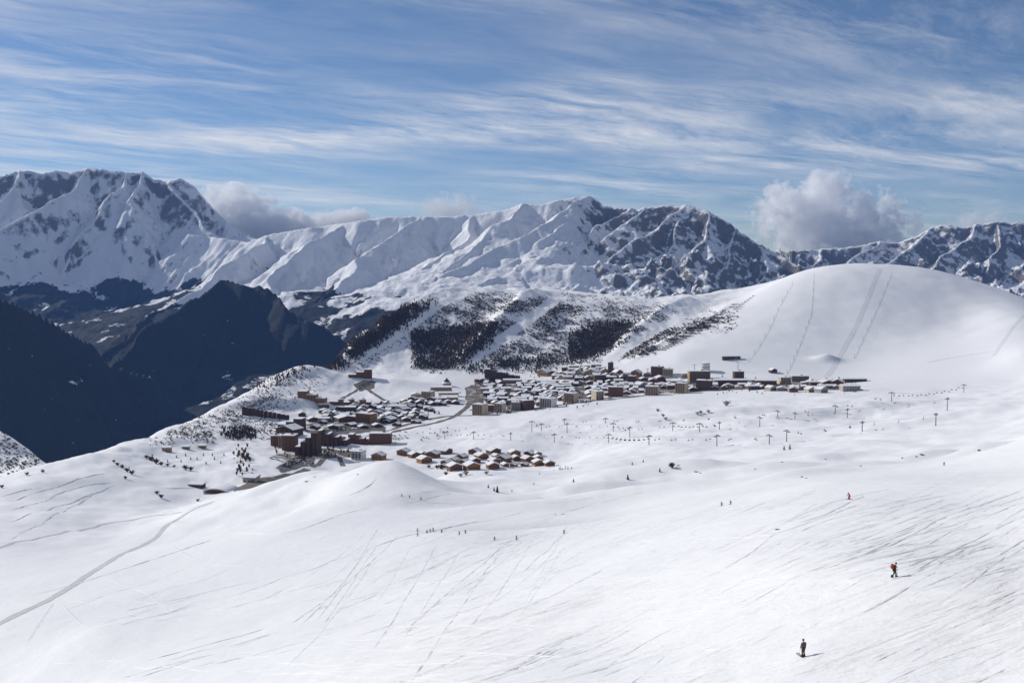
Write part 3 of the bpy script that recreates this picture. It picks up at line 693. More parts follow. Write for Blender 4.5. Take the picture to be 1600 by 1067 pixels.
def chalet(root, w, d, h, wallm, simple_=False):
    hw = h * 0.62; rf, rise = gable(root, w, d, hw, 2 * (h - hw) / w * 0.9, wallm)
    MB().box((-.45, -.45, -1), (.45, .45, 1.6)).build('chimney', M['grey'], rf, (w * 0.18, d * 0.15, hw + rise * 0.75))
    fl = max(1, int(hw / 2.8))
    windows(root, w * 0.9, d, 0.2, fl, 2.8, 3 if not simple_ else 2, not simple_)
    if not simple_:
        MB().box((-w * .46, -d / 2 - 1.3, hw * .52 - .15), (w * .46, -d / 2 - .02, hw * .52 + .05)).box((-w * .46, -d / 2 - 1.3, hw * .52 + .06), (w * .46, -d / 2 - 1.15, hw * .52 + 1.0)).build('balcony', M['balc'], root)
        put('door', DOOR, root, (w * 0.3, -d / 2, 1.0), 0, (1.0, 0.3, 2.0))
def flat_block(root, w, d, h, wallm, balc=True, wins=True):
    MB().box((-w / 2, -d / 2, -2.5), (w / 2, d / 2, h)).build('wall', wallm, root)
    rf = MB().box((-w / 2 - .3, -d / 2 - .3, h + .02), (w / 2 + .3, d / 2 + .3, h + .5)).build('roof', M['roof'], root)
    MB().prism([(-w / 2, -d / 2), (w / 2, -d / 2), (w / 2, d / 2), (-w / 2, d / 2)], h + .52, h + 1.25).build('snow_cover', M['snow'], rf)
    MB().box((-1.6, -1.6, 0), (1.6, 1.6, 2.2)).build('lift_housing', wallm, rf, (w * .15, d * .1, h + .53))
    fl = max(2, int(h / 3.0)); fh = h / fl
    if wins: windows(root, w * .92, d, 0, fl, fh, max(2, int(w / 4.2)), True, (1.7, 1.5))
    if balc:
        for f in range(1, fl):
            z = f * fh
            MB().box((-w * .46, -d / 2 - 1.2, z - .1), (w * .46, -d / 2 - .02, z + .1)).box((-w * .46, -d / 2 - 1.2, z + .11), (w * .46, -d / 2 - 1.08, z + .95)).build('balcony', M['balc'], root)
def long_low(root, w, d, h, wallm):
    """long hall under one shallow mono-pitch roof"""
    MB().add([(-w / 2, -d / 2, -2), (w / 2, -d / 2, -2), (w / 2, d / 2, -2), (-w / 2, d / 2, -2), (-w / 2, -d / 2, h * .8), (w / 2, -d / 2, h * .8), (w / 2, d / 2, h), (-w / 2, d / 2, h)],
             [(3, 2, 1, 0), (4, 5, 6, 7), (0, 1, 5, 4), (1, 2, 6, 5), (2, 3, 7, 6), (3, 0, 4, 7)]).build('wall', wallm, root)
    def slab(z0, z1, e): return [(-w / 2 - e, -d / 2 - e, h * .8 + z0), (w / 2 + e, -d / 2 - e, h * .8 + z0), (w / 2 + e, d / 2 + e, h + z0), (-w / 2 - e, d / 2 + e, h + z0), (-w / 2 - e, -d / 2 - e, h * .8 + z1), (w / 2 + e, -d / 2 - e, h * .8 + z1), (w / 2 + e, d / 2 + e, h + z1), (-w / 2 - e, d / 2 + e, h + z1)]
    fs = [(3, 2, 1, 0), (4, 5, 6, 7), (0, 1, 5, 4), (1, 2, 6, 5), (2, 3, 7, 6), (3, 0, 4, 7)]
    rf = MB().add(slab(.02, .35, .8), fs).build('roof', M['roof'], root)
    MB().add(slab(.38, 1.1, .6), fs).build('snow_cover', M['snow'], rf)
    windows(root, w * .94, d, 0, max(1, int(h / 3.4)), 3.0, max(3, int(w / 5)), False, (1.8, 1.4))
def stepped_lodge(root, w, d, h, wallm, steps, dirn=1):
    """big hotel under one long falling roof, its storeys stepping down with it"""
    n_ = steps
    for k in range(n_):
        x0 = -w / 2 + k * w / n_; x1 = x0 + w / n_ - .02
        t = (k if dirn > 0 else n_ - 1 - k) / max(1, n_ - 1); hk = h * (1 - .62 * t)
        MB().box((x0, -d / 2 + (k % 2) * 1.2, -2.5), (x1, d / 2 - (k % 3) * .8, hk)).build('wing', wallm, root)
        rf = MB().box((x0 - .2, -d / 2 - .5 + (k % 2) * 1.2, hk + .02), (x1 - .05, d / 2 + .3 - (k % 3) * .8, hk + .4)).build('roof', M['roof'], root)
        if k % 2 == 0 or n_ < 4: MB().box((x0, -d / 2 + .2, hk + .42), (x1 - .3, d / 2 - .6, hk + 1.1)).build('snow_cover', M['snow'], rf)
        wk = (x1 - x0)
        for f in range(max(1, int(hk / 3.0))):
            for q in range(max(1, int(wk / 4))):
                put('window', WIN, root, (x0 + (q + .5) / max(1, int(wk / 4)) * wk, -d / 2 + (k % 2) * 1.2, f * 3.0 + 1.8), 0, (1.6, .5, 1.5))
            MB().box((x0 + .4, -d / 2 - 1.1 + (k % 2) * 1.2, f * 3.0 + .75), (x1 - .4, -d / 2 - .02 + (k % 2) * 1.2, f * 3.0 + .95)).build('balcony', M['balc'], root)
def church(root, w, d, h, wallm):
    MB().lathe([(w * .5, -2), (w * .5, h * .3), (0.001, h * .3)], 14).build('wall', wallm, root)
    rf = MB().lathe([(w * .56, h * .3), (w * .36, h * .5), (w * .14, h * .8), (.05, h)], 14).build('roof', M['dark'], root)
    MB().lathe([(w * .58, h * .31), (w * .50, h * .40), (w * .40, h * .47)], 14).build('snow_cover', M['snow'], rf)
    MB().tube((0, 0, h - .3), (0, 0, h + 2.4), .12).tube((-.6, 0, h + 1.6), (.6, 0, h + 1.6), .1).build('cross', M['steel'], rf)
def round_tower(root, w, d, h, wallm):
    MB().lathe([(w * .5, -2), (w * .5, h), (.01, h)], 18).build('wall', wallm, root)
    rf = MB().lathe([(w * .53, h), (w * .53, h + .6), (.01, h + .6)], 18).build('roof', M['roof'], root)
    MB().lathe([(w * .5, h + .62), (w * .45, h + 1.3), (.01, h + 1.5)], 18).build('snow_cover', M['snow'], rf)
    for k in range(6):
        a = -math.pi * (0.15 + .14 * k)
        for z in (h * .3, h * .6): put('window', WIN, root, (w * .5 * math.cos(a), w * .5 * math.sin(a), z), a + math.pi / 2, (1.5, .5, 1.8))
KIND = dict(chalet=chalet, block=flat_block, long=long_low, church=church, round=round_tower)
COLWORD = dict(dark='dark brown', brown='brown', orange='orange brown', red='reddish brown', beige='beige', cream='cream', grey='grey', white='white', tan='tan')
footprints = []; LANDMARKS = []; GROUPED = []
STOP = {'with', 'in', 'on', 'at', 'of', 'under', 'beside', 'above', 'below', 'behind', 'between', 'next', 'standing', 'alone', 'facing', 'pressed', 'just', 'seen', 'just', 'near', 'high', 'tucked', 'set', 'left', 'right', 'higher', 'continuing', 'half', 'just', 'and'}
def short(label):
    out = []
    for w in label.split():
        if w in STOP and len(out) >= 2: break
        out.append(w)
    return ' '.join(out)
def building(x0, x1, yt, yb, kind, col, label, rot=0.0, cat='building', group=None, deep=None, y0=900, y1=3000, steps=5, dirn=1, name=None):
    g = hit((x0 + x1) / 2, yb, y0, y1)[0]; k = g[1] / F
    w = (x1 - x0) * k / max(.6, math.cos(math.radians(rot)) + .35 * abs(math.sin(math.radians(rot)))); h = max(3.2, (yb - yt) * k * 0.95)
    d = deep if deep else {'long': 12, 'chalet': max(8, w * .8)}.get(kind, max(10, min(w, 18)))
    nm = name or {'chalet': 'chalet', 'block': 'apartment_block', 'long': 'long_building', 'lodge': 'hotel', 'church': 'church', 'round': 'round_tower'}[kind]
    y = g[1] + d * .5
    x = g[0] * y / g[1]
    zs = [float(ground_z(x + a * w * .4, y + b * d * .4)) for a in (-1, 1) for b in (-1, 1)]
    z = min(zs) * .6 + max(zs) * .4
    r = thing(nm, label, cat, (x, y, z), math.radians(rot), group)
    footprints.append((x, y, max(w, d) / 2))
    (GROUPED if group else LANDMARKS).append((r, x, y, label))
    if kind == 'lodge': stepped_lodge(r, w, d, h, M[col], steps, dirn)
    elif kind == 'chalet': chalet(r, w, d, h, M[col], (x1 - x0) < 13)
    elif kind == 'block': flat_block(r, w, d, h, M[col], True, True)
    else: KIND[kind](r, w, d, h, M[col])
    return r
# --- hamlet of chalets in front of the village
HAM = 'chalets of the hamlet below the village'
for i, (x, y, w) in enumerate([(631,712,19),(647,715,16),(660,712,11),(676,716,21),(695,710,16),(663,724,20),(722,718,16),(709,723,14),(698,727,15),(742,710,17),(752,718,19),(771,710,19),(775,716,11),(742,724,16),(726,725,14),
      (772,724,16),(787,722,20),(803,713,18),(806,720,14),(828,713,15),(839,713,13),(824,722,17),(841,719,14),(710,735,22),(695,731,11),(737,735,24),(770,733,19),(841,728,18),(858,728,16),(789,729,10),(803,729,9),(820,729,10)]):
    col = ('orange', 'brown', 'orange', 'brown', 'red')[i % 5]
    building(x - w / 2, x + w / 2, y - w * .56, y, 'chalet', col, '%s wooden chalet in the %s row of the snowed-in hamlet' % (COLWORD[col], 'front, downhill' if y >= 728 else 'middle' if y >= 717 else 'back, village-side'), rnd.choice([-28, -20, 25, 35, -38, 18, 60]), 'chalet', HAM + ', ' + COLWORD[col])
building(551,570,706,719,'block','white','small white cube-shaped house with grey front beside the zigzag road',-15,'house',y0=1000)
building(582,602,707,719,'chalet','orange','orange wooden chalet standing alone between the cube house and the hamlet',-20,'chalet',y0=1000)
# --- hotels at the lower end
building(464,500,674,712,'lodge','dark','tall dark wooden hotel with stepped snowy terraces above the full car park',-8,'hotel',None,22,1000,2200,4,-1)
building(497,546,673,697,'lodge','dark','dark wooden hotel wing with long roof falling towards the lower road',-4,'hotel',None,20,1000,2200,7,1)
building(545,580,678,694,'lodge','red','reddish brown hotel wing with a pale stair tower next to the falling roof',-4,'hotel',None,16,1000,2200,4,1)
building(578,612,676,694,'block','red','flat-roofed reddish brown hotel block at the end of the wing row',0,'hotel',None,16,1000,2200,name='hotel')
building(434,471,664,680,'chalet','dark','dark hotel with one broad white roof slope facing the meadow',-30,'hotel',None,22,1000,2400,name='hotel')
building(423,436,680,697,'block','red','small reddish block with banded snowy roofs at the edge of the trees',10,'apartment block',y0=1000,y1=2400)
building(436,446,680,700,'block','grey','slim grey concrete tower between two reddish blocks',0,'tower',y0=1000,y1=2400,name='tower_block')
building(443,464,680,705,'block','brown','brown apartment block standing in front of the broad-roofed hotel',-6,'apartment block',y0=1000,y1=2400)
building(435,478,652,669,'lodge','dark','dark terraced lodge higher up behind the broad-roofed hotel',-14,'hotel',None,18,1300,2500,3,-1)
# --- middle slope
building(466,511,609,627,'lodge','orange','orange brown curved-looking hotel alone on the snowy knoll above the village',-6,'hotel',None,18,1500,2500,3,1)
building(544,582,578,591,'lodge','red','reddish hotel at the foot of the scrub hill beside the cleared slope',6,'hotel',None,16,1800,2700,3,-1)
TW='small tower houses beside the upper road'
for a,b in ((527,537),(544,554),(561,572)): building(a,b,624,635,'block','tan','small tan tower house in the trio beside the upper road',15,'house',TW,None,1500,2500,name='tower_house')
building(521,556,637,643,'long','dark','long dark single-storey building under a level white roof below the trio of tower houses',0,'building',y0=1500,y1=2500)
building(557,571,637,645,'chalet','brown','brown chalet tucked between the long dark building and the brown hotel',20,'chalet',y0=1500,y1=2500)
building(524,554,650,659,'chalet','brown','wide brown chalet with a very white roof on the village slope',30,'chalet',y0=1300,y1=2500)
building(557,588,646,661,'block','orange','orange brown hotel block seen corner on in the village slope',-30,'hotel',None,18,1300,2500,name='hotel')
MS='chalets on the village slope'
for x0,x1,yt,yb in ((590,606,649,655),(594,618,652,661),(600,620,645,651),(620,638,635,645),(635,646,631,641),(612,628,640,648),(640,655,642,650),(500,516,640,647),(655,668,648,655),(628,642,652,659),(575,590,632,639),(590,604,634,641),(606,620,630,637),(540,556,661,667),(512,528,664,670),(480,496,652,659),(486,500,664,671),(648,660,632,639),(664,676,636,643),(560,574,664,670),(582,596,662,668),(600,612,656,662),(614,626,660,666),(645,657,656,662),(520,532,644,650),(536,548,644,649),(574,586,640,646),(498,510,656,663),(466,478,644,651),(670,682,628,634),(685,697,628,634),(706,718,626,632),(650,662,622,628),(626,638,624,630)):
    building(x0,x1,yt,yb,'chalet','dark','dark chalet under snow on the open slope beside the road bends',rnd.choice([-25,30,15,-40]),'chalet',MS,None,1300,2500)
# --- halls by the square and the church
building(673,706,604,611,'long','tan','tan hall under a broad white roof just below the church',0,'hall',y0=1700,y1=2500)
building(660,678,612,624,'block','beige','beige flat-roofed building left of the twin white hall roofs',-20,'building',y0=1600,y1=2500)
building(685,717,613,619,'long','beige','upper of two parallel long halls beside the gritted square',2,'hall',y0=1600,y1=2500)
building(686,716,619,625,'long','tan','lower of two parallel long halls beside the gritted square',2,'hall',y0=1600,y1=2500)
building(641,659,614,621,'chalet','cream','cream house at the road end of the long halls',12,'house',y0=1600,y1=2500)
building(691,705,590,603,'church','tan','round church with a dark pointed spire roof',0,'church',y0=1700,y1=2500)
# --- village landmarks
building(757,813,577,596,'lodge','dark','very long dark brown hotel with towers in front of the bare wood',0,'hotel',None,20,1800,2700,6,1)
building(786,838,593,598,'long','tan','long low terrace under a straight white roof in front of the very long dark hotel',0,'terrace',y0=1800,y1=2600)
building(838,890,594,599,'long','red','long low reddish terrace continuing the straight white roof',0,'terrace',y0=1800,y1=2600)
building(740,760,631,649,'block','beige','beige apartment block on the corner of the square and the lower road',-28,'apartment block',y0=1500,y1=2400)
building(774,789,630,645,'block','cream','cream and brown apartment block next to the street mouth',-24,'apartment block',y0=1500,y1=2400)
building(763,774,633,643,'block','red','small reddish block pressed against the cream and brown apartments',-10,'apartment block',y0=1500,y1=2400)
building(799,813,628,642,'block','grey','pale grey apartment block just right of the gritted street',0,'apartment block',y0=1500,y1=2400)
building(813,833,625,641,'block','dark','almost black apartment block with snowy roof on the lower road',24,'apartment block',y0=1500,y1=2400)
building(845,868,622,637,'block','white','broad whitish apartment block facing the piste',-30,'apartment block',y0=1500,y1=2400)
building(883,902,614,630,'block','beige','tall beige apartment block beside the shaded square',-30,'apartment block',y0=1500,y1=2400)
building(926,941,611,625,'block','cream','yellowish cream block with one brown side by the lower road',28,'apartment block',y0=1500,y1=2400)
building(950,974,604,620,'block','red','reddish brown block near the bend of the lower road',-10,'apartment block',y0=1500,y1=2400)
building(917,938,577,589,'chalet','tan','large tan gabled house high in the village under the fences',-35,'house',y0=1800,y1=2700)
building(842,861,577,588,'chalet','tan','tan gabled house on the upper edge of the village beside the wood',-40,'house',y0=1800,y1=2700)
building(927,946,586,599,'block','dark','dark block with two white roof steps in the upper village',10,'apartment block',y0=1700,y1=2600)
building(950,958,566,586,'block','dark','narrow dark tower block at the foot of the terraced fences',0,'tower',y0=1700,y1=2700,name='tower_block')
building(958,972,577,590,'chalet','red','reddish house beside the narrow dark tower block',30,'house',y0=1700,y1=2700)
building(987,1002,578,590,'chalet','orange','orange brown gabled house at the bottom of the ski dome',-30,'house',y0=1700,y1=2700)
building(1018,1036,574,589,'block','brown','brown half of the two-tone block at the foot of the ski dome',-25,'apartment block',y0=1700,y1=2700)
building(1035,1052,578,590,'block','cream','cream half of the two-tone block at the foot of the ski dome',-10,'apartment block',y0=1700,y1=2700)
building(1023,1040,588,597,'chalet','red','reddish house just below the two-tone block',15,'house',y0=1700,y1=2600)
building(981,994,588,600,'block','red','reddish block in the right part of the village among small roofs',-20,'apartment block',y0=1600,y1=2600)
building(993,1009,597,607,'chalet','grey','grey house with a light gable near the lower road',40,'house',y0=1600,y1=2500)
building(1008,1030,603,618,'block','beige','squat beige block standing free beside the lower road',-12,'apartment block',y0=1500,y1=2400)
building(1056,1074,598,615,'block','beige','tall beige tower-like block standing free above the piste',-28,'apartment block',y0=1500,y1=2400)
building(1088,1113,594,610,'block','dark','dark brown cube-shaped block standing free above the piste',-18,'apartment block',y0=1500,y1=2400)
building(1075,1109,580,596,'block','tan','wide tan hotel in front of the round white tower',4,'hotel',None,16,1600,2600,name='hotel')
building(1095,1109,569,583,'round','white','round white tower behind the wide tan hotel',0,'tower',y0=1700,y1=2700)
building(1064,1074,585,592,'round','grey','small grey round building left of the wide tan hotel',0,'tower',y0=1700,y1=2600)
building(1146,1161,581,595,'block','dark','dark lift station tower at the bottom of the ski dome',0,'lift station',y0=1700,y1=2600,name='lift_station')
building(1116,1182,593,600,'long','red','long low reddish building below the dark lift station tower',0,'building',y0=1600,y1=2500)
building(1180,1213,593,602,'long','brown','brown shop row with snowy roof right of the long low reddish building',-4,'building',y0=1600,y1=2500)
building(1216,1234,590,600,'block','cream','cream flat house with a small roof tower at the right end of the village',8,'house',y0=1600,y1=2500)
building(1235,1262,588,597,'block','tan','tan flat-roofed hotel behind the open snow at the right end of the village',0,'hotel',y0=1600,y1=2500,name='hotel')
building(1300,1318,592,604,'chalet','red','red-brown gabled lodge at the right end of the village',-25,'lodge',y0=1600,y1=2500)
building(1318,1353,591,597,'long','dark','long dark lift garage at the far right end of the village',0,'lift station',y0=1600,y1=2500,name='lift_station')
building(1314,1343,601,611,'long','grey','grey low building in front of the red-brown gabled lodge',4,'building',y0=1500,y1=2400)
building(1202,1213,576,583,'chalet','dark','small dark hut alone on the ski dome snow',20,'hut',y0=1700,y1=2600,name='hut')
building(1128,1157,556,562,'long','dark','dark low shelter set into the lower slope of the ski dome',6,'shelter',None,8,1800,2700,name='shelter')
RE='houses at the right end of the village'
for x0,x1,yt,yb,c in ((1251,1270,597,602,'grey'),(1233,1247,604,613,'brown'),(1197,1211,602,611,'beige'),(1213,1230,604,611,'grey'),(1183,1195,602,608,'brown'),(1258,1274,604,613,'beige'),(1274,1291,604,614,'grey'),(1279,1300,594,602,'brown'),(1165,1178,601,607,'brown'),(1130,1146,600,607,'beige')):
    building(x0,x1,yt,yb,'chalet',c,'%s house with snowy gable roof in the scattered right end of the village'%COLWORD[c],rnd.choice([-30,20,35,-15]),'house',RE+', '+COLWORD[c],None,1500,2500)
# --- closely packed rows
taken = list(footprints)
rows = [(577,880,945,11),(582,895,965,11),(587,862,960,11),(592,868,975,12),(597,745,790,12),(601,746,985,12),(605.5,748,990,12),(610,750,1005,12),(615,752,990,12),(620,750,925,12),(625.5,762,885,12),(631,764,845,12),(600,1040,1060,12),(605,1030,1056,12),(609,1074,1090,12),(596,985,1020,12),(603,1000,1060,12),(589,965,1020,11),(600,1110,1180,12),(606,1100,1190,11),(607,1235,1320,12),(600,1262,1300,12)]
rows += [(a + 2.4, b + 5, c, 10) for a, b, c, d in rows] + [(y_, 505, 650, 11) for y_ in (634, 639, 644, 649, 654, 659)] + [(y_, 640, 720, 11) for y_ in (627, 632)]
for yb, xa, xb, w in rows:
    x = xa + rnd.uniform(0, 6)
    while x < xb:
        ww = w * rnd.uniform(.9, 1.3); y = yb + rnd.uniform(-1, 1)
        g = hit(x, y, 1500, 2800)[0]; gx, gy = g[0], g[1] + 6
        ok = abs(x - 796) > 5 and not (726 < x < 757 and 600 < y < 636) and not (902 < x < 918 and 603 < y < 628)
        if ok and all((gx - a) ** 2 + (gy - b) ** 2 > (r * .72 + 5.2) ** 2 for a, b, r in footprints):
            col = rnd.choice(['dark', 'brown', 'tan', 'red', 'dark', 'brown', 'beige'])
            kd = 'long' if rnd.random() < .3 else 'chalet'
            if kd == 'long': ww *= 1.25
            nm = '%s %s among the closely packed snowy roofs of the village' % (COLWORD[col], 'flat terrace house' if kd == 'long' else 'gabled house')
            building(x - ww / 2, x + ww / 2, y - rnd.uniform(5.4, 7.8), y, kd, col, nm, rnd.choice([-12, 4, 10, 80, 90, -20, 25]) if kd == 'chalet' else rnd.uniform(-8, 8), 'house', 'packed village rows, ' + nm[:24], 9, 1500, 2800, name='village_house')
        x += ww + rnd.uniform(.5, 3)
for r_, x_, y_, l_ in GROUPED:                      # name each look-alike by the landmark it stands closest to
    if 'packed' in l_ or 'open slope' in l_ or 'scattered' in l_:
        q = min(LANDMARKS, key=lambda k: (k[1] - x_) ** 2 + (k[2] - y_) ** 2); dd = math.hypot(q[1] - x_, q[2] - y_)
        kind = {'packed': ' '.join(l_.split(' among')[0].split()), 'open': 'dark snowed-in chalet', 'scat': l_.split(' with')[0]}['packed' if 'packed' in l_ else 'open' if 'open slope' in l_ else 'scat']
        side = 'uphill of' if q[2] < y_ - 12 else 'downhill of' if q[2] > y_ + 12 else 'beside'
        r_['label'] = '%s %s the %s' % (kind, ('close ' + side if side == 'beside' else 'just ' + side) if dd < 55 else 'some way ' + side if side != 'beside' else 'a few doors from', ' '.join(short(q[3]).split()[:7]))
        r_['group'] = r_['label'][:60]
# ------------------------------------------------------------------ lower hall, retaining wall
g = hit(339, 771, 900, 1400)[0]
r = thing('snow_gallery', 'low concrete hall with curved snowy roof and dark open front beside the track', 'hall', (g[0], g[1] + 6, g[2] - .3), math.radians(-14))
prof = [(13 * math.cos(a), 4.4 * math.sin(a) ** .8 + .2) for a in np.linspace(0, math.pi, 13)]
MB().extr([(13.2, -2)] + prof + [(-13.2, -2)], -6, 14).build('wall', M['grey'], r)
MB().extr([(p * 1.03, q + .12) for p, q in prof] + [(p * 1.03, q + .95) for p, q in prof[::-1]], -6.2, 14.2).build('snow_cover', M['snow'], r)
MB().extr([(p * .86, q * .84 + .1) for p, q in prof], -6.12, -5.9).build('portal', M['dark'], r)
g2 = hit(308, 762, 900, 1500)[0]
building(296,320,756,762,'long','dark','dark flat shed half buried in snow next to the curved hall',-10,'shed',None,8,900,1500,name='shed')
building(382,404,745,754,'long','grey','grey low depot with snowy roof above the gritted yard',-12,'depot',None,12,960,2000,name='depot')
pl = hit([378, 392, 412, 432, 452], [648, 650, 652, 654, 656], 1300, 2600)
wl = thing('retaining_wall', 'dark curved retaining wall cut into the snowy slope above the trees', 'wall', tuple(pl[0]))
for a, b in zip(pl[:-1], pl[1:]):
    d = Vector(b[:2]) - Vector(a[:2]); n_ = 3
    for k in range(n_):
        p0 = Vector(a) + (Vector(b) - Vector(a)) * (k / n_) - Vector(pl[0]); L = d.length / n_
        q = (Vector(a) - Vector(pl[0])).length; hh = 13.0 - 9.0 * min(1, (q + k * L) / 110)
        MB().box((0.1, 0, -2), (L - .1, 1.0, hh)).build('panel', M['dark'], wl, p0, math.atan2(d.y, d.x))
# small sheds on the meadow
for x0, x1, yt, yb in ((254,268,698,706),(285,296,697,702),(311,322,696,701)):
    building(x0, x1, yt, yb, 'long', 'tan', 'small tan shed in the row along the meadow fence line', 4, 'shed', 'sheds along the meadow', 6, 1000, 2000, name='shed')

M['slush2'] = simple('churned_snow', (0.72, 0.72, 0.73), var=0.2, scale=0.3)
# ------------------------------------------------------------------ lifts
def pylon_proto(h):
    r = put('lift_pylon', None)
    MB().tube((0, 0, -1.0), (0, 0, h), .55, .38, 8).build('pole', M['steel'], r)
    MB().box((-3.6, -.3, h - .55), (3.6, .3, h + .05)).box((-1.4, -.22, h + .06), (1.4, .22, h + .9)).build('cross_arm', M['steel'], r)
    for sx in (-1, 1):
        b = MB().box((sx * 3.3 - .15, -1.9, h - .95), (sx * 3.3 + .15, 1.9, h - .58))
        for k in range(4): b.tube((sx * 3.3 - .2, -1.5 + k, h - 1.1), (sx * 3.3 + .2, -1.5 + k, h - 1.1), .3, .3, 8)
        b.build('sheave_train', M['cable'], r)
    return r
def chair_mesh():
    b = MB().box((-1.35, -.28, 0), (1.35, .32, .14)).box((-1.35, .24, .15), (1.35, .36, .85)).tube((0, .3, .8), (0, .1, 3.2), .07).tube((-1.3, .3, .5), (1.3, .3, .5), .06).tube((-1.2, -.5, .5), (1.2, -.5, .5), .05)
    return b.mesh('chair', M['black'])
CH = chair_mesh(); pyl = {}
def lift_line(pts, hpx, label, group, chair_gap, chair_label, cable_label, y0=900, y1=2300, chairs=True):
    base = hit([p[0] for p in pts], [p[1] for p in pts], y0, y1)
    order = np.argsort(base[:, 0]); base = base[order]
    heads = []
    for i, b in enumerate(base):
        h = min(17., max(7., hpx[order[i]] * b[1] / F)); key = round(h)
        if key not in pyl: pyl[key] = o = pylon_proto(float(key))
        else: o = copy_tree(pyl[key])
        j = min(i, len(base) - 2); d = base[j + 1] - base[j]; rz = math.atan2(d[1], d[0]) - math.pi / 2
        o.location = b; o.rotation_euler = (0, 0, rz); tag(o, label, 'lift pylon', group)
        heads.append((b, key, rz))
    for sd_ in (-1, 1):
        P_ = [(b[0] + sd_ * 3.3 * math.cos(rz), b[1] + sd_ * 3.3 * math.sin(rz), b[2] + k - .75) for b, k, rz in heads]
        m = MB(); pos = []
        for a, c in zip(P_[:-1], P_[1:]):
            prev = a; L = math.dist(a, c); n_ = max(4, int(L / 12))
            for q in range(1, n_ + 1):
                t = q / n_; z = a[2] + (c[2] - a[2]) * t - 4 * t * (1 - t) * L * .012
                cur = (a[0] + (c[0] - a[0]) * t, a[1] + (c[1] - a[1]) * t, z); m.tube(prev, cur, .035, .035, 4); prev = cur
            nn = int(L / chair_gap)
            for q in range(nn):
                t = (q + .5) / nn; pos.append((a[0] + (c[0] - a[0]) * t, a[1] + (c[1] - a[1]) * t, a[2] + (c[2] - a[2]) * t - 4 * t * (1 - t) * L * .012, math.atan2(c[1] - a[1], c[0] - a[0])))
        tag(m.build('haul_cable', M['cable']), cable_label, 'cable', 'haul cables of the lifts')
        if chairs:
            for x, y, z, a in pos:
                gz = float(ground_z(x, y)); zz = max(z - 3.2, gz + .6)
                tag(put('lift_chair', CH, None, (x, y, zz), a - math.pi / 2), chair_label, 'lift chair', chair_label)
LA = [(695,686),(740,686),(798,688),(866,691),(951,692),(1014,695),(1120,697),(1202,694),(1229,690),(1347,674),(1462,665)]
LB = [(831,675),(846,673),(886,676),(958,674),(984,683),(1051,673),(1093,675),(1124,671),(1187,666),(1242,655),(1324,653),(1480,641)]
LC = [(882,664),(946,661),(1215,652),(1305,644),(1393,627),(1506,613)]
lift_line(LA, [11,11,12,13,13,15,17,14,18,16,19], 'grey T-shaped lift pylon of the chairlift nearest the hamlet', 'pylons of the lower chairlift', 22, 'dark chair hanging on the chairlift nearest the hamlet', 'thin steel haul cable strung over the T-shaped pylons on the snowfield')
lift_line(LB, [17,11,15,13,16,12,14,12,14,10,15,19], 'grey T-shaped lift pylon of the middle chairlift across the snowfield', 'pylons of the middle chairlift', 24, 'dark chair hanging on the middle chairlift across the snowfield', 'thin steel haul cable strung over the T-shaped pylons on the snowfield')
lift_line(LC, [9,8,11,10,13,12], 'grey T-shaped lift pylon of the chairlift passing closest to the village front', 'pylons of the upper chairlift', 40, 'dark chair hanging on the chairlift closest to the village front', 'thin steel haul cable strung over the T-shaped pylons on the snowfield')
# drag lifts up the ski dome
def drag_pole(): 
    r = put('drag_lift_pole', None); MB().tube((0, 0, -1), (0, 0, 8.5), .32, .22, 6).build('pole', M['steel'], r); MB().box((-1.9, -.15, 8.3), (1.9, .15, 8.7)).build('cross_arm', M['steel'], r); return r
dp = None
for nm, pl, n_ in (('left', [(1238,446),(1218,480),(1202,516),(1185,545),(1170,566)], 10), ('middle', [(1272,432),(1270,470),(1268,492),(1250,540),(1230,585)], 14), ('right', [(1393,432),(1380,462),(1367,492),(1350,528),(1335,560)], 10)):
    d = np.r_[0, np.cumsum(np.hypot(*np.diff(np.array(pl), axis=0).T))]; tt = np.linspace(0, d[-1], n_)
    w = hit(np.interp(tt, d, [p[0] for p in pl]), np.interp(tt, d, [p[1] for p in pl]), 1950, 2760)
    txt = {'left': 'small drag lift pole on the line starting above the dark low shelter', 'middle': 'small drag lift pole on the line above the small dark hut', 'right': 'small drag lift pole beside the groomed strip on the dome'}[nm]
    for b in w:
        if dp is None: dp = o = drag_pole()
        else: o = copy_tree(dp)
        o.location = b; o.rotation_euler = (0, 0, math.radians(20)); tag(o, txt, 'lift pole', txt)
    ribbon('drag_lift_track', pl, 2.6, M['slush2'], 0.2, 1950, 2760, 8, .3)
ribbon('groomed_strip', [(1376,420),(1358,462),(1340,505),(1318,545),(1292,588)], 11, M['slush2'], 0.2, 1950, 2760, 8, .5)
ribbon('groomed_strip', [(1605,490),(1582,512),(1566,535),(1552,556)], 7, M['slush2'], 0.2, 1800, 2760, 8, .5)
ribbon('groomed_strip', [(1560,548),(1520,553),(1480,560),(1450,566)], 5, M['slush2'], 0.2, 1800, 2700, 8, .5)
for x, h_ in ((1085,14),(1153,16),(1012,8),(1150,8)):       # tall masts at the lift stations
    b = hit(x, {1085: 582, 1153: 580, 1012: 583, 1150: 566}[x], 1700, 2700)[0]
    m = thing('lift_mast', 'tall steel lift mast with crossbar rising behind the village roofs', 'mast', tuple(b), 0, 'masts behind the village')
    H = h_ * b[1] / F * .9
    MB().tube((0, 0, -1), (0, 0, H), .6, .45, 8).build('pole', M['steel'], m); MB().box((-4, -.4, H - .6), (4, .4, H)).build('cross_arm', M['steel'], m)

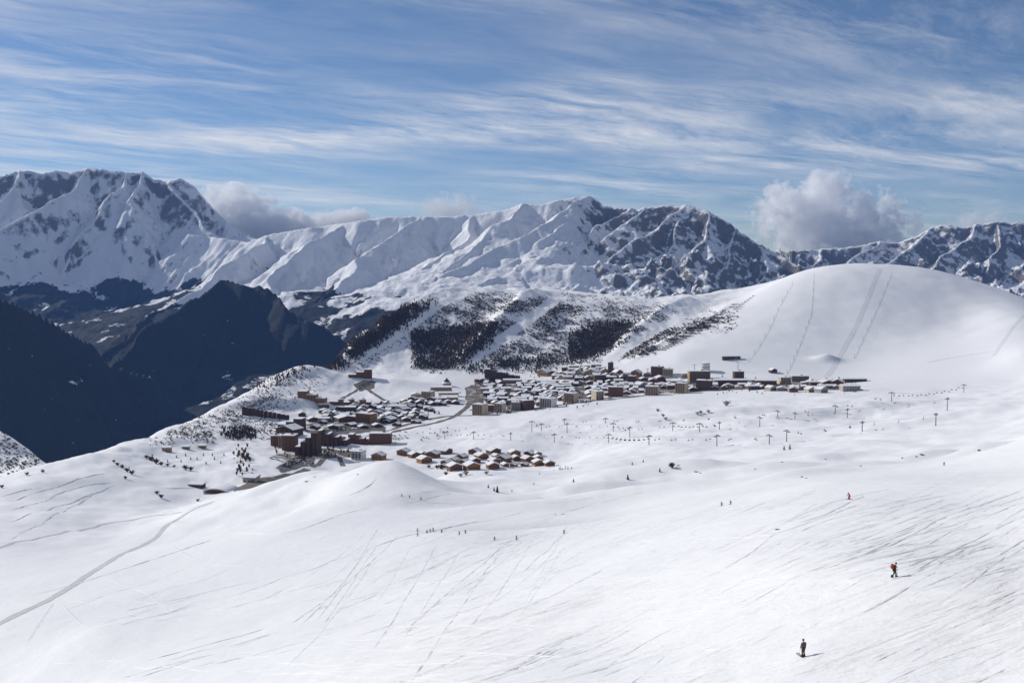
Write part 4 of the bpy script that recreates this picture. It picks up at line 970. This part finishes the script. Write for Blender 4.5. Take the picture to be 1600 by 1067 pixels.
# ------------------------------------------------------------------ avalanche fences on the terraces
def fence_mesh(L):
    b = MB()
    for k in range(int(L / 4) + 1): b.box((k * 4 - .15, -.15, -1), (k * 4 + .15, .15, 3.2)).tube((k * 4, 0, 2.6), (k * 4, 2.2, -.4), .12, .12, 4)
    rails = MB()
    for z in (.5, 1.2, 1.9, 2.6): rails.box((0, -.3, z), (L, -.16, z + .5))
    return b.mesh('posts', M['dark']), rails.mesh('rails', M['dark'])
FM = {L: fence_mesh(L) for L in (16., 24., 36.)}
def fence(px, py, L, rz, label, group):
    b = hit(px, py, 2000, 2800)[0]
    r = thing('snow_fence', label, 'snow fence', tuple(b), rz, group); put('posts', FM[L][0], r); put('rails', FM[L][1], r)
for k in range(9): fence(1030 + k * 4.6, 547 - k * 2.7, 24., math.radians(-58), 'dark avalanche fence in the lower stepped row on the shoulder of the dome', 'lower avalanche fences')
for k in range(8): fence(1146 + k * 4.2, 484 - k * 2.9, 24., math.radians(-35), 'dark avalanche fence in the curved upper row near the top of the shoulder', 'upper avalanche fences')
for k in range(13): fence(1060 + k * 6.9 + (k % 2) * 3, 526 - k * 4.1, 36., math.radians(-18 + (k % 3) * 6), 'dark avalanche fence along the crest line between hill and dome', 'crest avalanche fences')
for k in range(12): fence(1112 + (k % 4) * 9 + (k // 4) * 2, 503 - (k // 4) * 6 + (k % 4) * 1.5, 36., math.radians(-8), 'dark avalanche fence in the dense block on the shoulder of the dome', 'dense block of avalanche fences')

# ------------------------------------------------------------------ scrub and woods
M['wood'] = simple('leafless_wood', (0.085, 0.060, 0.045), var=0.5, scale=0.02)
def blades(n_, spread, seed, wide=.3, up_=.75):
    r_ = random.Random(seed); V = []
    for _ in range(n_):
        a = r_.uniform(0, 2 * math.pi); e = r_.uniform(.15, 1.0); L = r_.uniform(.6, 1.05)
        d = Vector((math.cos(a) * spread * e, math.sin(a) * spread * e, up_ * r_.uniform(.6, 1.2))) * L
        s_ = Vector((-math.sin(a + r_.uniform(-.9, .9)), math.cos(a), r_.uniform(-.4, .4))) * wide * r_.uniform(.5, 1)
        b0 = d * r_.uniform(0, .45)
        V += [tuple(b0 - s_ * .4), tuple(d * .9 + s_), tuple(d)] if r_.random() < .5 else [tuple(b0), tuple(d * .8 - s_), tuple(d + s_ * .4)]
    return np.array(V)
TPL = [blades(11, .8, k, .42, .7) for k in range(6)]; TRE = [blades(22, .38, 20 + k, .20, 1.0) for k in range(6)]
def in_poly(x, y, poly):
    c = np.zeros(len(x), bool); j = len(poly) - 1
    for i in range(len(poly)):
        (xi, yi), (xj, yj) = poly[i], poly[j]
        c ^= ((yi > y) != (yj > y)) & (x < (xj - xi) * (y - yi) / (yj - yi + 1e-9) + xi); j = i
    return c
def scatter(name, polys, size, tpl, mat, label=None, y0=2150, y1=3000, clump=None, clear=()):
    """one mass of plants: (photo outline, how many) for each stand"""
    allv = []
    for poly, cnt in polys:
        p = np.array(poly, float); x = rng.uniform(p[:, 0].min(), p[:, 0].max(), cnt * 4); y = rng.uniform(p[:, 1].min(), p[:, 1].max(), cnt * 4)
        m = in_poly(x + rng.normal(0, 6, len(x)), y + rng.normal(0, 3.5, len(y)), poly); x, y = x[m][:cnt], y[m][:cnt]
        for cl, cw in clear:                                # bare runs left open
            dm = np.full(len(x), 1e9)
            for q0, q1 in zip(cl[:-1], cl[1:]): dm = np.minimum(dm, seg_dist(x, y, q0, q1)[0])
            k_ = dm > cw; x, y = x[k_], y[k_]
        w = hit(x, y, y0, y1)
        if name == 'bare_wood': w = w[fbm(w[:, 0] / 45, w[:, 1] / 70, 3, 311) > rng.uniform(-.9, .15, len(w)) - .12]
        if clump: w = w[fbm(w[:, 0] / clump, w[:, 1] / clump, 3, 301) > rng.uniform(-.55, .35, len(w))]
        for q in w:
            t = tpl[rng.integers(len(tpl))]; a = rng.uniform(0, 6.28); s_ = size * rng.uniform(.45, 1.35)
            R_ = np.array([[math.cos(a), -math.sin(a), 0], [math.sin(a), math.cos(a), 0], [0, 0, 1]]) * s_
            allv.append(t @ R_.T + (q - np.array([0, 0, .2])))
    V = np.concatenate(allv).astype(np.float32); me = bpy.data.meshes.new(name); nv = len(V)
    me.vertices.add(nv); me.vertices.foreach_set('co', V.ravel()); me.loops.add(nv); me.loops.foreach_set('vertex_index', np.arange(nv, dtype=np.int32))
    me.polygons.add(nv // 3); me.polygons.foreach_set('loop_start', np.arange(0, nv, 3, dtype=np.int32)); me.update(); me.materials.append(mat)
    o = put(name, me); o['kind'] = 'stuff'; o['label'] = label; o['category'] = 'scrub' if 'scrub' in name else 'wood'
    return o
scatter('hillside_scrub', [
  ([(690,478),(745,456),(800,462),(880,472),(900,488),(820,505),(770,530),(700,520),(640,540),(640,512)], 6500), ([(820,502),(880,476),(1050,482),(1058,496),(990,525),(950,560),(860,575),(730,580)], 9000),
  ([(600,500),(690,468),(730,452),(690,485),(620,525),(560,560),(530,570)], 2200), ([(1095,497),(1110,506),(1000,556),(955,566),(1000,533)], 2600), ([(640,575),(760,560),(840,560),(700,586)], 700),
  ([(870,456),(960,464),(1010,470),(960,480),(870,470)], 300), ([(1112,488),(1155,486),(1140,516),(1080,522)], 500), ([(530,568),(600,530),(640,512),(640,530),(560,584)], 250)],
  3.9, TPL, M['wood'], 'dark leafless scrub dotted over the snowy hill behind the village', clump=60, clear=[([(745,449),(690,475),(600,540),(515,583)], 6), ([(868,468),(820,505),(760,548),(705,583)], 8), ([(1110,470),(1060,495),(1000,530),(950,562)], 7)])
scatter('rim_scrub', [([(-30,672),(0,676),(60,700),(125,708),(110,716),(40,735),(-20,745),(-30,700)], 420)], 3.2, TPL, M['scrub'], 'dark scrub on the shaded slope beyond the meadow rim', 1100, 1700)
scatter('bare_wood', [([(642,522),(700,512),(775,505),(772,530),(705,578),(650,576)], 4600), ([(888,524),(940,508),(995,503),(965,532),(925,560),(888,562)], 3000), ([(465,582),(505,546),(560,504),(620,475),(652,478),(620,508),(560,550),(500,582)], 4800), ([(500,580),(560,530),(640,480),(690,465),(660,490),(600,530),(530,580)], 2600), ([(720,572),(850,552),(930,560),(850,580),(730,586)], 500)],
  6.5, TRE, M['wood'], 'dense dark leafless woods in the hollows of the hill')
scatter('slope_scrub', [([(330,652),(400,610),(480,585),(520,590),(440,640),(400,650),(340,664)], 1500), ([(260,680),(330,645),(350,660),(330,690),(270,695)], 700), ([(350,650),(430,656),(440,680),(400,690),(350,672)], 700),
  ([(230,684),(300,690),(300,696),(230,696)], 120), ([(480,655),(560,662),(560,668),(480,668)], 90), ([(590,680),(700,672),(740,660),(690,684),(610,694)], 160)], 2.6, TPL, M['twig'], 'brown bushes on the steep edge above the valley and along the road', 1000, 2500, 40)
scatter('edge_wood', [([(345,672),(400,668),(404,684),(372,690),(345,680)], 170), ([(362,704),(385,698),(395,722),(388,745),(374,740)], 45), ([(395,598),(470,575),(500,570),(440,600),(400,612)], 200)], 5.2, TRE, M['twig'], 'leafless brown trees around the lower hotels', 1000, 2500)

scatter('village_trees', [([(742,596),(960,580),(1000,600),(960,625),(860,640),(745,648)], 420), ([(500,640),(640,632),(650,660),(520,668)], 160), ([(430,700),(480,700),(560,700),(560,712),(440,716)], 90), ([(980,590),(1340,590),(1340,612),(1000,618)], 160)], 4.2, TRE, M['twig'], 'leafless garden trees scattered between the village houses', 1200, 2600)
# single bushes and trees
def bush_proto(seed, mat):
    r = put('bush', None)
    t = blades(70, .85, seed, .16, .8); MB().add(t, [(i, i + 1, i + 2) for i in range(0, len(t), 3)]).build('twigs', mat, r)
    b = MB()
    for k in range(5):
        a = k * 1.3 + seed; b.tube((0, 0, -.2), (math.cos(a) * .4, math.sin(a) * .4, .6), .04, .02, 4)
    b.build('stem', M['bark'], r); return r
def conifer_proto(seed, mat):
    r = put('conifer', None); rr = random.Random(seed)
    MB().tube((0, 0, -.1), (0, 0, .95), .03, .008, 6).build('trunk', M['bark'], r)
    m = MB()
    for k in range(15):
        z = .12 + .86 * k / 15; R_ = .27 * (1 - (z - .1) / .95) + .02
        for q in range(11):
            a = q * 2 * math.pi / 11 + rr.uniform(-.3, .3); L = R_ * rr.uniform(.7, 1.2); w = .06 + .1 * R_; dz = rr.uniform(.02, .08)
            tip = Vector((math.cos(a) * L, math.sin(a) * L, z - dz)); s_ = Vector((-math.sin(a), math.cos(a), 0)) * w
            m.add([(0, 0, z + .04), tip * .65 + s_ + Vector((0, 0, z * .35)), tip, tip * .65 - s_ + Vector((0, 0, z * .35))], [(0, 1, 2), (0, 2, 3)])
    m.build('crown', mat, r); return r
BP = {}
def plant(kind, px, py, size, label, group, mat='twig', y0=300, y1=2400):
    key = (kind, mat, rnd.randint(0, 2))
    if key not in BP: BP[key] = o = (bush_proto if kind == 'bush' else conifer_proto)(hash(key[2]) % 97 + 3, M[mat])
    else: o = copy_tree(BP[key])
    b = hit(px, py, y0, y1)[0]; s_ = size * b[1] / F
    o.location = b; o.scale = (s_, s_, s_); o.rotation_euler = (0, 0, rnd.uniform(0, 6)); tag(o, label, 'bush' if kind == 'bush' else 'tree', group)
for x, y, s_ in ((178,722,5),(184,727,6),(191,731,7),(199,737,8),(206,741,9),(196,748,6)): plant('bush', x, y, s_, 'brown leafless bush in the straggling line across the left meadow', 'line of meadow bushes')
for x, y, s_ in ((229,716,7),(236,720,10),(244,724,10),(252,727,8),(262,728,6),(272,730,5)): plant('bush', x, y, s_, 'brown leafless bush in the long clump on the meadow below the sheds', 'long meadow clump')
for x, y, s_ in ((290,734,9),(298,735,8)): plant('bush', x, y, s_, 'brown bush in the pair beside the long meadow clump', 'pair of meadow bushes')
for x, y, s_ in ((245,772,7),(252,778,8)): plant('bush', x, y, s_, 'brown bush in the isolated pair on the open snow above the track', 'isolated bush pair')
plant('bush', 309, 783, 5, 'single small bush beside the junction of the two snow tracks', None)
for x, y in ((42,742),(67,738),(3,762)): plant('bush', x, y, 6, 'low bush on the rim of the meadow above the dark valley', 'rim bushes')
for x, y in ((262,722),(283,722),(298,718),(308,718),(322,725),(335,718),(332,712),(345,724),(318,712),(290,712),(350,712),(276,715)): plant('conifer', x, y, 5, 'tiny planted conifer on the meadow in front of the sheds', 'planted conifers', 'needle')
for x, y, s_ in ((777,769,11),(772,767,7)): plant('conifer', x, y, s_, 'dark conifer in the pair standing in the hollow below the hamlet', 'conifer pair in the hollow', 'needle')
plant('conifer', 763, 762, 6, 'lone little conifer just above the pair in the hollow', None, 'needle')
plant('conifer', 896, 753, 6, 'little conifer alone on the snow right of the hamlet', None, 'needle')
plant('conifer', 981, 749, 9, 'slim dark conifer beside the first snow roll', None, 'needle')
plant('conifer', 1031, 737, 7, 'slim conifer left of the brushy rock on the snow rolls', None, 'needle')
plant('bush', 1050, 731, 11, 'olive brown bush on top of the snow roll', None, 'twig')
for x, y in ((988,726),(1005,722)): plant('conifer', x, y, 5, 'tiny conifer on the slope above the snow rolls', 'tiny slope conifers', 'needle')
for x, y, s_ in ((1225,703,8),(1234,702,9)): plant('conifer', x, y, s_, 'pale frosted tree in the pair below the chairlift', 'frosted pair', 'frost')
plant('bush', 1135, 634, 11, 'pale frosted bush standing tall on the piste below the wide tan hotel', None, 'frost', 1200)
for x, y in ((1028,643),(1036,651),(1040,656),(1090,648),(1095,646),(1107,645)): plant('bush', x, y, 6, 'small frosted bush on the piste in front of the village', 'frosted piste bushes', 'frost', 1200)
for x, y, s_ in ((690,733,9),(683,732,7),(697,742,7),(670,731,6),(728,742,10),(720,745,8),(760,741,7)): plant('bush', x, y, s_, 'leafless shrub along the near edge of the chalet hamlet', 'hamlet shrubs', 'twig' if x < 715 else 'frost')
for x, y, s_ in ((679,646,8),(686,647,6),(669,648,5)): plant('conifer', x, y, s_, 'dark conifer beside the white field next to the square', 'conifers by the white field', 'needle', 1400)
# bare rocks showing through the snow rolls
def rock_mesh(seed):
    bm = bmesh.new(); bmesh.ops.create_icosphere(bm, subdivisions=2, radius=1); rr = random.Random(seed)
    for v in bm.verts: v.co *= rr.uniform(.75, 1.2); v.co.z *= .45
    me = bpy.data.meshes.new('rock'); bm.to_mesh(me); bm.free(); me.materials.append(M['rock']); return me
RK = [rock_mesh(k) for k in range(3)]
for x, y, s_ in ((1088,737,5),(1095,739,3),(1253,745,4),(1260,747,3),(1216,827,5),(1345,728,3),(1440,710,5),(1432,713,3),(1290,717,3),(1180,733,2.5),(1222,722,3),(1410,715,3),(1530,703,4),(1336,612,5),(1345,609,5),(1398,630,3),(560,741,3),(480,752,4),(492,745,3),(1060,727,3),(880,803,3),(868,804,2.5)):
    b = hit(x, y, 90, 2300)[0]; k = s_ * b[1] / F
    tag(put('rock', RK[rnd.randint(0, 2)], None, tuple(b), rnd.uniform(0, 6), (k, k * .6, k * .5)), 'dark rock breaking through the snow', 'rock', 'rocks in the snow')

# ------------------------------------------------------------------ parked cars
def car_mesh(col):
    b = MB(); b.extr([(-2.1, .35), (2.1, .35), (2.15, .8), (1.3, .95), (-2.05, .98), (-2.15, .7)], -.85, .85, 0)
    b.add([(-1.95, -.8, .99), (1.05, -.8, .99), (1.05, .8, .99), (-1.95, .8, .99), (-1.6, -.66, 1.48), (.35, -.66, 1.48), (.35, .66, 1.48), (-1.6, .66, 1.48)], [(4, 5, 6, 7), (0, 1, 5, 4), (1, 2, 6, 5), (2, 3, 7, 6), (3, 0, 4, 7)], 1)
    b.box((-1.55, -.62, 1.49), (.3, .62, 1.53), 0)
    for x in (-1.3, 1.3):
        for y in (-.8, .8): b.tube((x, y - .1, .32), (x, y + .1, .32), .33, .33, 8, 2)
    return b.mesh('parked_car', [simple('car_paint', col, .3, .05), M['glass'], M['tyre']])
CARS = {c: car_mesh(v) for c, v in (('white', (.7, .7, .7)), ('silver', (.4, .41, .42)), ('dark blue', (.02, .03, .09)), ('black', (.02, .02, .02)), ('red', (.16, .02, .02)))}
LOTS = [('the full car park below the tall dark hotel', [(440,732),(450,727),(460,722),(470,718),(482,717)], 4, [1150, 2000], 42), ('the upper car park behind the hotel wings', [(512,674),(530,671),(550,669),(570,668),(592,668)], 3, [1300, 2200], 34),
        ('the small car park by the reddish hill hotel', [(560,607),(566,603),(574,600),(582,599)], 3, [1700, 2500], 16), ('the road past the apartment blocks', [(760,646),(800,643),(850,637),(900,631),(960,622)], 1, [1500, 2400], 16)]
for where, pl, nrow, (a0, a1), cnt in LOTS:
    for k in range(cnt):
        t = (k // nrow + .5) / math.ceil(cnt / nrow) * (len(pl) - 1); i = min(int(t), len(pl) - 2); q = t - i
        x = pl[i][0] + (pl[i + 1][0] - pl[i][0]) * q + rnd.uniform(-.3, .3); y = pl[i][1] + (pl[i + 1][1] - pl[i][1]) * q + (k % nrow - (nrow - 1) / 2) * 2.4
        b = hit(x, y, a0, a1)[0]; c = rnd.choice(['white', 'silver', 'silver', 'dark blue', 'black', 'black', 'red'])
        tag(put('parked_car', CARS[c], None, (b[0], b[1], b[2] + .45), rnd.choice([1.45, 1.6, -1.5, 1.35]) if nrow > 1 else rnd.uniform(-.3, .2)), '%s car parked in %s' % (c, where) if nrow > 1 else '%s car parked along %s' % (c, where), 'car', 'cars at ' + where)

# ------------------------------------------------------------------ people
def skinned(name, chains, mat, parent):
    """one continuous surface grown over joints: chains of (point, radius), sharing points where they meet"""
    me = bpy.data.meshes.new(name); idx = {}; V = []; Rr = []; E = []
    for ch in chains:
        last = None
        for p, r_ in ch:
            key = tuple(round(c, 4) for c in p)
            if key not in idx: idx[key] = len(V); V.append(p); Rr.append(r_)
            if last is not None and last != idx[key]: E.append((last, idx[key]))
            last = idx[key]
    me.from_pydata(V, E, []); o = bpy.data.objects.new(name, me); COL.objects.link(o)
    o.modifiers.new('skin', 'SKIN'); sub = o.modifiers.new('sub', 'SUBSURF'); sub.levels = 1; sub.render_levels = 1
    for i, sv in enumerate(me.skin_vertices[0].data): sv.radius = (Rr[i], Rr[i]); sv.use_root = (i == 0)
    dg = bpy.context.evaluated_depsgraph_get(); ev = o.evaluated_get(dg); m2 = bpy.data.meshes.new_from_object(ev)
    bpy.data.objects.remove(o); bpy.data.meshes.remove(me); m2.name = name; m2.materials.clear(); m2.materials.append(mat)
    m2.polygons.foreach_set('use_smooth', [True] * len(m2.polygons))
    return put(name, m2, parent)
SKIN = simple('skin', (.45, .28, .2), .6, .1)
def cloth(n_, c): return simple(n_, c, .9, .2, 6)
POSES = {  # joints in metres, the figure faces +X
 'stand': dict(pel=(0,0,.95), chest=(-.02,0,1.32), neck=(.02,0,1.5), head=(.05,0,1.64), lk=(.04,.1,.5), la=(0,.11,.08), rk=(.03,-.1,.5), ra=(-.02,-.11,.08), le=(0,.27,1.12), lh=(.12,.25,.9), re=(0,-.27,1.12), rh=(.12,-.25,.9)),
 'walk': dict(pel=(0,0,.93), chest=(.08,0,1.28), neck=(.14,0,1.44), head=(.2,0,1.58), lk=(.24,.1,.52), la=(.28,.1,.1), rk=(-.06,-.1,.5), ra=(-.32,-.1,.12), le=(.2,.26,1.1), lh=(.45,.22,1.14), re=(-.02,-.28,1.05), rh=(.2,-.26,.96)),
 'ski': dict(pel=(-.1,0,.75), chest=(.12,0,1.06), neck=(.22,0,1.2), head=(.29,0,1.33), lk=(.18,.13,.46), la=(0,.13,.1), rk=(.18,-.13,.46), ra=(0,-.13,.1), le=(.18,.33,.9), lh=(.42,.33,.88), re=(.18,-.33,.9), rh=(.42,-.33,.88)),
}
def person(pose, jacket, trousers, hat, skis=True, pack=None, poles=True):
    J = POSES[pose]; r = put('person', None)
    v = {k: Vector(p) for k, p in J.items()}
    sl, sr = v['chest'] + Vector((0, .19, .08)), v['chest'] + Vector((0, -.19, .08)); hl, hr = v['pel'] + Vector((0, .1, -.05)), v['pel'] + Vector((0, -.1, -.05))
    def mid(a, b, t): return a + (b - a) * t
    def leg(h, k, a): return [(v['pel'], .13), (h, .1), (mid(h, k, .5), .085), (k, .062), (mid(k, a, .4), .062), (a, .045), (a + Vector((.17, 0, -.03)), .04)]
    def arm(s_, e, h): return [(v['chest'], .14), (s_, .065), (e, .045), (mid(e, h, .9), .03), (h, .034)]
    def hand(h, e):
        d = (h - e).normalized(); o = []
        for k, (dy, L) in enumerate(((-.03, .07), (-.01, .085), (.012, .08), (.032, .06))):
            b = h + d * .05 + Vector((0, dy, 0)); o.append([(h, .034), (b, .010), (b + d * L * .5 + Vector((0, 0, -.01)), .009), (b + d * L * .6 + Vector((-.02, 0, -.045)), .008)])
        o.append([(h, .034), (h + Vector((0, .04, .02)), .010), (h + d * .04 + Vector((0, .05, .03)), .009)]); return o
    top = v['head'] + Vector((0, 0, .1))
    body = [leg(hl, v['lk'], v['la']), leg(hr, v['rk'], v['ra']), [(v['pel'], .13), (mid(v['pel'], v['chest'], .5), .115), (v['chest'], .14), (v['neck'], .055), (v['head'], .09), (top, .075)], arm(sl, v['le'], v['lh']), arm(sr, v['re'], v['rh']), [(v['head'], .09), (v['head'] + Vector((.105, 0, -.01)), .016)]]
    skinned('body', body + hand(v['lh'], v['le']) + hand(v['rh'], v['re']), SKIN, r)
    G = 1.28
    skinned('jacket', [[(v['pel'] + Vector((0, 0, -.02)), .17), (mid(v['pel'], v['chest'], .5), .16), (v['chest'], .185), (v['neck'] + Vector((0, 0, -.03)), .085)], [(v['chest'], .185), (sl, .095), (v['le'], .07), (mid(v['le'], v['lh'], .85), .05)], [(v['chest'], .185), (sr, .095), (v['re'], .07), (mid(v['re'], v['rh'], .85), .05)]], jacket, r)
    skinned('trousers', [[(v['pel'], .16), (hl, .125), (mid(hl, v['lk'], .5), .11), (v['lk'], .085), (mid(v['lk'], v['la'], .85), .075)], [(v['pel'], .16), (hr, .125), (mid(hr, v['rk'], .5), .11), (v['rk'], .085), (mid(v['rk'], v['ra'], .85), .075)]], trousers, r)
    for a in (v['la'], v['ra']):
        MB().box((-.11, -.06, -.08), (.2, .06, .06)).tube((-.03, 0, .05), (-.02, 0, .22), .075, .085, 8).build('boot', M['black'], r, a)
        if skis: MB().extr([(-.75, 0), (.75, 0), (.92, .1), (.94, .12), (.9, .12), (.74, .025), (-.75, .025)][::-1], -.05, .05).build('ski', M['black'], r, (a.x, a.y, a.z - .11))
    hm = bmesh.new(); bmesh.ops.create_uvsphere(hm, u_segments=10, v_segments=7, radius=.125)
    me = bpy.data.meshes.new('hat'); hm.to_mesh(me); hm.free(); me.materials.append(hat); put('hat', me, r, v['head'] + Vector((-.015, 0, .075)), 0, (1, .92, .85))
    if poles:
        for h_, s_ in ((v['lh'], 1), (v['rh'], -1)):
            MB().tube(h_ + Vector((0, 0, .06)), (h_.x - (.35 if pose == 'ski' else -.02), h_.y + s_ * .08, .0), .014, .01, 5).build('ski_pole', M['black'], r)
    if pack: MB().box((-.14, -.17, -.25), (.12, .17, .27)).box((-.2, -.12, -.18), (-.145, .12, .05)).build('backpack', pack, r, v['chest'] + Vector((-.29, 0, .0)))
    return r
dk = cloth('dark_cloth', (.025, .022, .022)); bl = cloth('blue_grey_jacket', (.06, .07, .11)); br = cloth('brown_trousers', (.09, .055, .035)); rd = cloth('red_jacket', (.42, .05, .03)); og = cloth('orange_pack', (.28, .07, .02)); hr_ = cloth('brown_hat', (.05, .03, .02)); yl = cloth('yellow_jacket', (.45, .3, .04))
def place(o, px, py, heading, label, group=None, y0=80, y1=1400, scale=1.0):
    b = hit(px, py, y0, y1)[0]; o.location = (b[0], b[1], b[2] + .02); o.rotation_euler = (0, 0, heading); o.scale = (scale,) * 3; return tag(o, label, 'person', group)
place(person('stand', bl, br, hr_, True, None, False), 1255, 1026, math.radians(110), 'person standing still in blue-grey jacket and brown trousers on the near piste', None, 70, 200)
place(person('walk', dk, dk, hr_, False, og, True), 1397, 902, math.radians(5), 'person in dark clothes with orange backpack striding across the piste with poles', None, 70, 220)
place(person('ski', rd, rd, dk), 1327, 780, math.radians(200), 'skier in red suit crouching on the upper piste alone', None, 120, 400, 1.05)
SA = person('ski', rd, dk, dk); place(SA, 1128, 790, math.radians(190), 'skier in red jacket beside a dark-clad companion at the edge of the rolls', None, 200, 600)
SB = person('ski', dk, dk, hr_); place(SB, 1142, 788, math.radians(170), 'dark-clad skier beside the red jacket at the edge of the rolls', None, 200, 600)
SC = person('stand', yl, dk, dk); place(SC, 807, 843, math.radians(60), 'skier in yellow jacket at the end of the group in the hollow', None, 250, 700)
for k, (x, y) in enumerate([(652,830),(653,837),(667,833),(672,831),(677,829),(690,832),(718,835),(727,833)]):
    place(copy_tree((SA, SB, SB)[k % 3]), x, y, rnd.uniform(0, 6), 'small skier in %s among the group strung out in the hollow' % ('red and black' if k % 3 == 0 else 'dark clothes'), 'ski group in the hollow', 250, 700)
place(copy_tree(SB), 773, 844, 2.0, 'dark skier below the hollow group, next to the yellow jacket', None, 250, 700)
place(copy_tree(SB), 881, 833, 1.0, 'dark skier alone between the hollow group and the snow rolls', None, 250, 700)
place(copy_tree(SB), 1475, 727, 1.0, 'dark skier far up beside the snow rolls on the right', None, 250, 900)
for k in range(22):
    place(copy_tree((SB, SA)[k % 4 == 0]), 862 + rnd.uniform(-6, 34), 736 + rnd.uniform(-8, 10), rnd.uniform(0, 6), 'tiny skier queuing on the snow beside the last chalets', 'queue beside the hamlet', 900, 1400)
for x, y in ((628,775),(640,777),(658,780),(834,757),(800,768),(843,741)): place(copy_tree(SB), x, y, rnd.uniform(0, 6), 'tiny dark skier on the slope between hollow and hamlet', 'skiers above the hollow', 300, 1300)

# ------------------------------------------------------------------ clouds behind the ranges
def cloud(name, px, py, wpx, hpx, label, dens=.02, Y=17500, seed=0, soft=.9, group=None, sc=7.0):
    c = P(px, py, Y); k = Y / F; sx, sz = wpx * k / 2, hpx * k / 2; sy = min(sx, 900.)
    bm = bmesh.new(); bmesh.ops.create_icosphere(bm, subdivisions=4, radius=1.0)
    me = bpy.data.meshes.new(name); bm.to_mesh(me); bm.free()
    m = bpy.data.materials.new(name); m.use_nodes = True; t = m.node_tree; t.nodes.clear()
    p = t.nodes.new('ShaderNodeTexCoord').outputs['Object']
    ln = t.nodes.new('ShaderNodeVectorMath'); ln.operation = 'LENGTH'; t.links.new(p, ln.inputs[0])
    q = map_n(t, p, (sx / 900, sy / 900, sz / 900), loc=(seed * 3.1, seed * 1.7, seed))
    nz = noise_n(t, q, sc * .55, 8, .62, .3)
    v = math_n(t, 'SUBTRACT', math_n(t, 'MULTIPLY', math_n(t, 'SUBTRACT', nz, .5), 3.6), math_n(t, 'SUBTRACT', math_n(t, 'MULTIPLY', ln.outputs['Value'], soft + .2), .66))
    d_ = math_n(t, 'MULTIPLY', math_n(t, 'MULTIPLY', v, 11.0, clamp=True), dens)
    pv_ = t.nodes.new('ShaderNodeVolumePrincipled'); pv_.inputs['Color'].default_value = (1, 1, 1, 1); pv_.inputs['Anisotropy'].default_value = .1; t.links.new(d_, pv_.inputs['Density'])
    oo = t.nodes.new('ShaderNodeOutputMaterial'); t.links.new(pv_.outputs[0], oo.inputs['Volume'])
    me.materials.append(m); o = put(name, me, None, c, 0, (sx, sy, sz)); o['kind'] = 'stuff'; o['label'] = label; o['category'] = 'cloud'
    return o
cloud('cumulus_cloud', 1305, 356, 300, 150, 'big white cumulus cloud rising behind the ski dome', .0065, seed=2)
cloud('cumulus_cloud', 1290, 296, 90, 80, 'cauliflower tower on top of the big cumulus cloud', .0065, seed=5)
cloud('cumulus_cloud', 1225, 318, 100, 80, 'rounded left head of the big cumulus cloud', .0065, seed=13)
cloud('cloud_bank', 362, 326, 150, 84, 'white cloud bank pouring over the pass right of the big massif', .0065, seed=3, soft=.7)
cloud('cloud_bank', 425, 352, 200, 60, 'lower end of the cloud bank lying in the saddle', .0065, seed=4, soft=.7)
cloud('cloud_bank', 540, 342, 120, 40, 'low cloud lying on the crest of the main range', .0065, seed=7)
cloud('cloud_wisp', 700, 325, 130, 60, 'thin ragged cloud wisp above the main range', .0022, seed=9)
cloud('cloud_wisp', 1530, 350, 110, 50, 'thin pale cloud behind the rocky right range', .0022, seed=11)
# ------------------------------------------------------------------ air between the ranges
def box_mesh(name, lo, hi):
    me = bpy.data.meshes.new(name); v = [(x, y, z) for x in (lo[0], hi[0]) for y in (lo[1], hi[1]) for z in (lo[2], hi[2])]
    me.from_pydata(v, [], [(0, 1, 3, 2), (4, 6, 7, 5), (0, 4, 5, 1), (2, 3, 7, 6), (0, 2, 6, 4), (1, 5, 7, 3)]); me.update(); return me
hz = bpy.data.objects.new('haze', box_mesh('haze', (-16000, -600, -1700), (16000, 13800, 1150))); COL.objects.link(hz); hz['kind'] = 'stuff'
hm = bpy.data.materials.new('haze'); hm.use_nodes = True; ht = hm.node_tree; ht.nodes.clear()
pv = ht.nodes.new('ShaderNodeVolumePrincipled'); pv.inputs['Color'].default_value = (0.22, 0.44, 1.0, 1); pv.inputs['Density'].default_value = 1.7e-5
pv.inputs['Anisotropy'].default_value = 0.0
ho = ht.nodes.new('ShaderNodeOutputMaterial'); ht.links.new(pv.outputs[0], ho.inputs['Volume'])
hz.data.materials.append(hm)
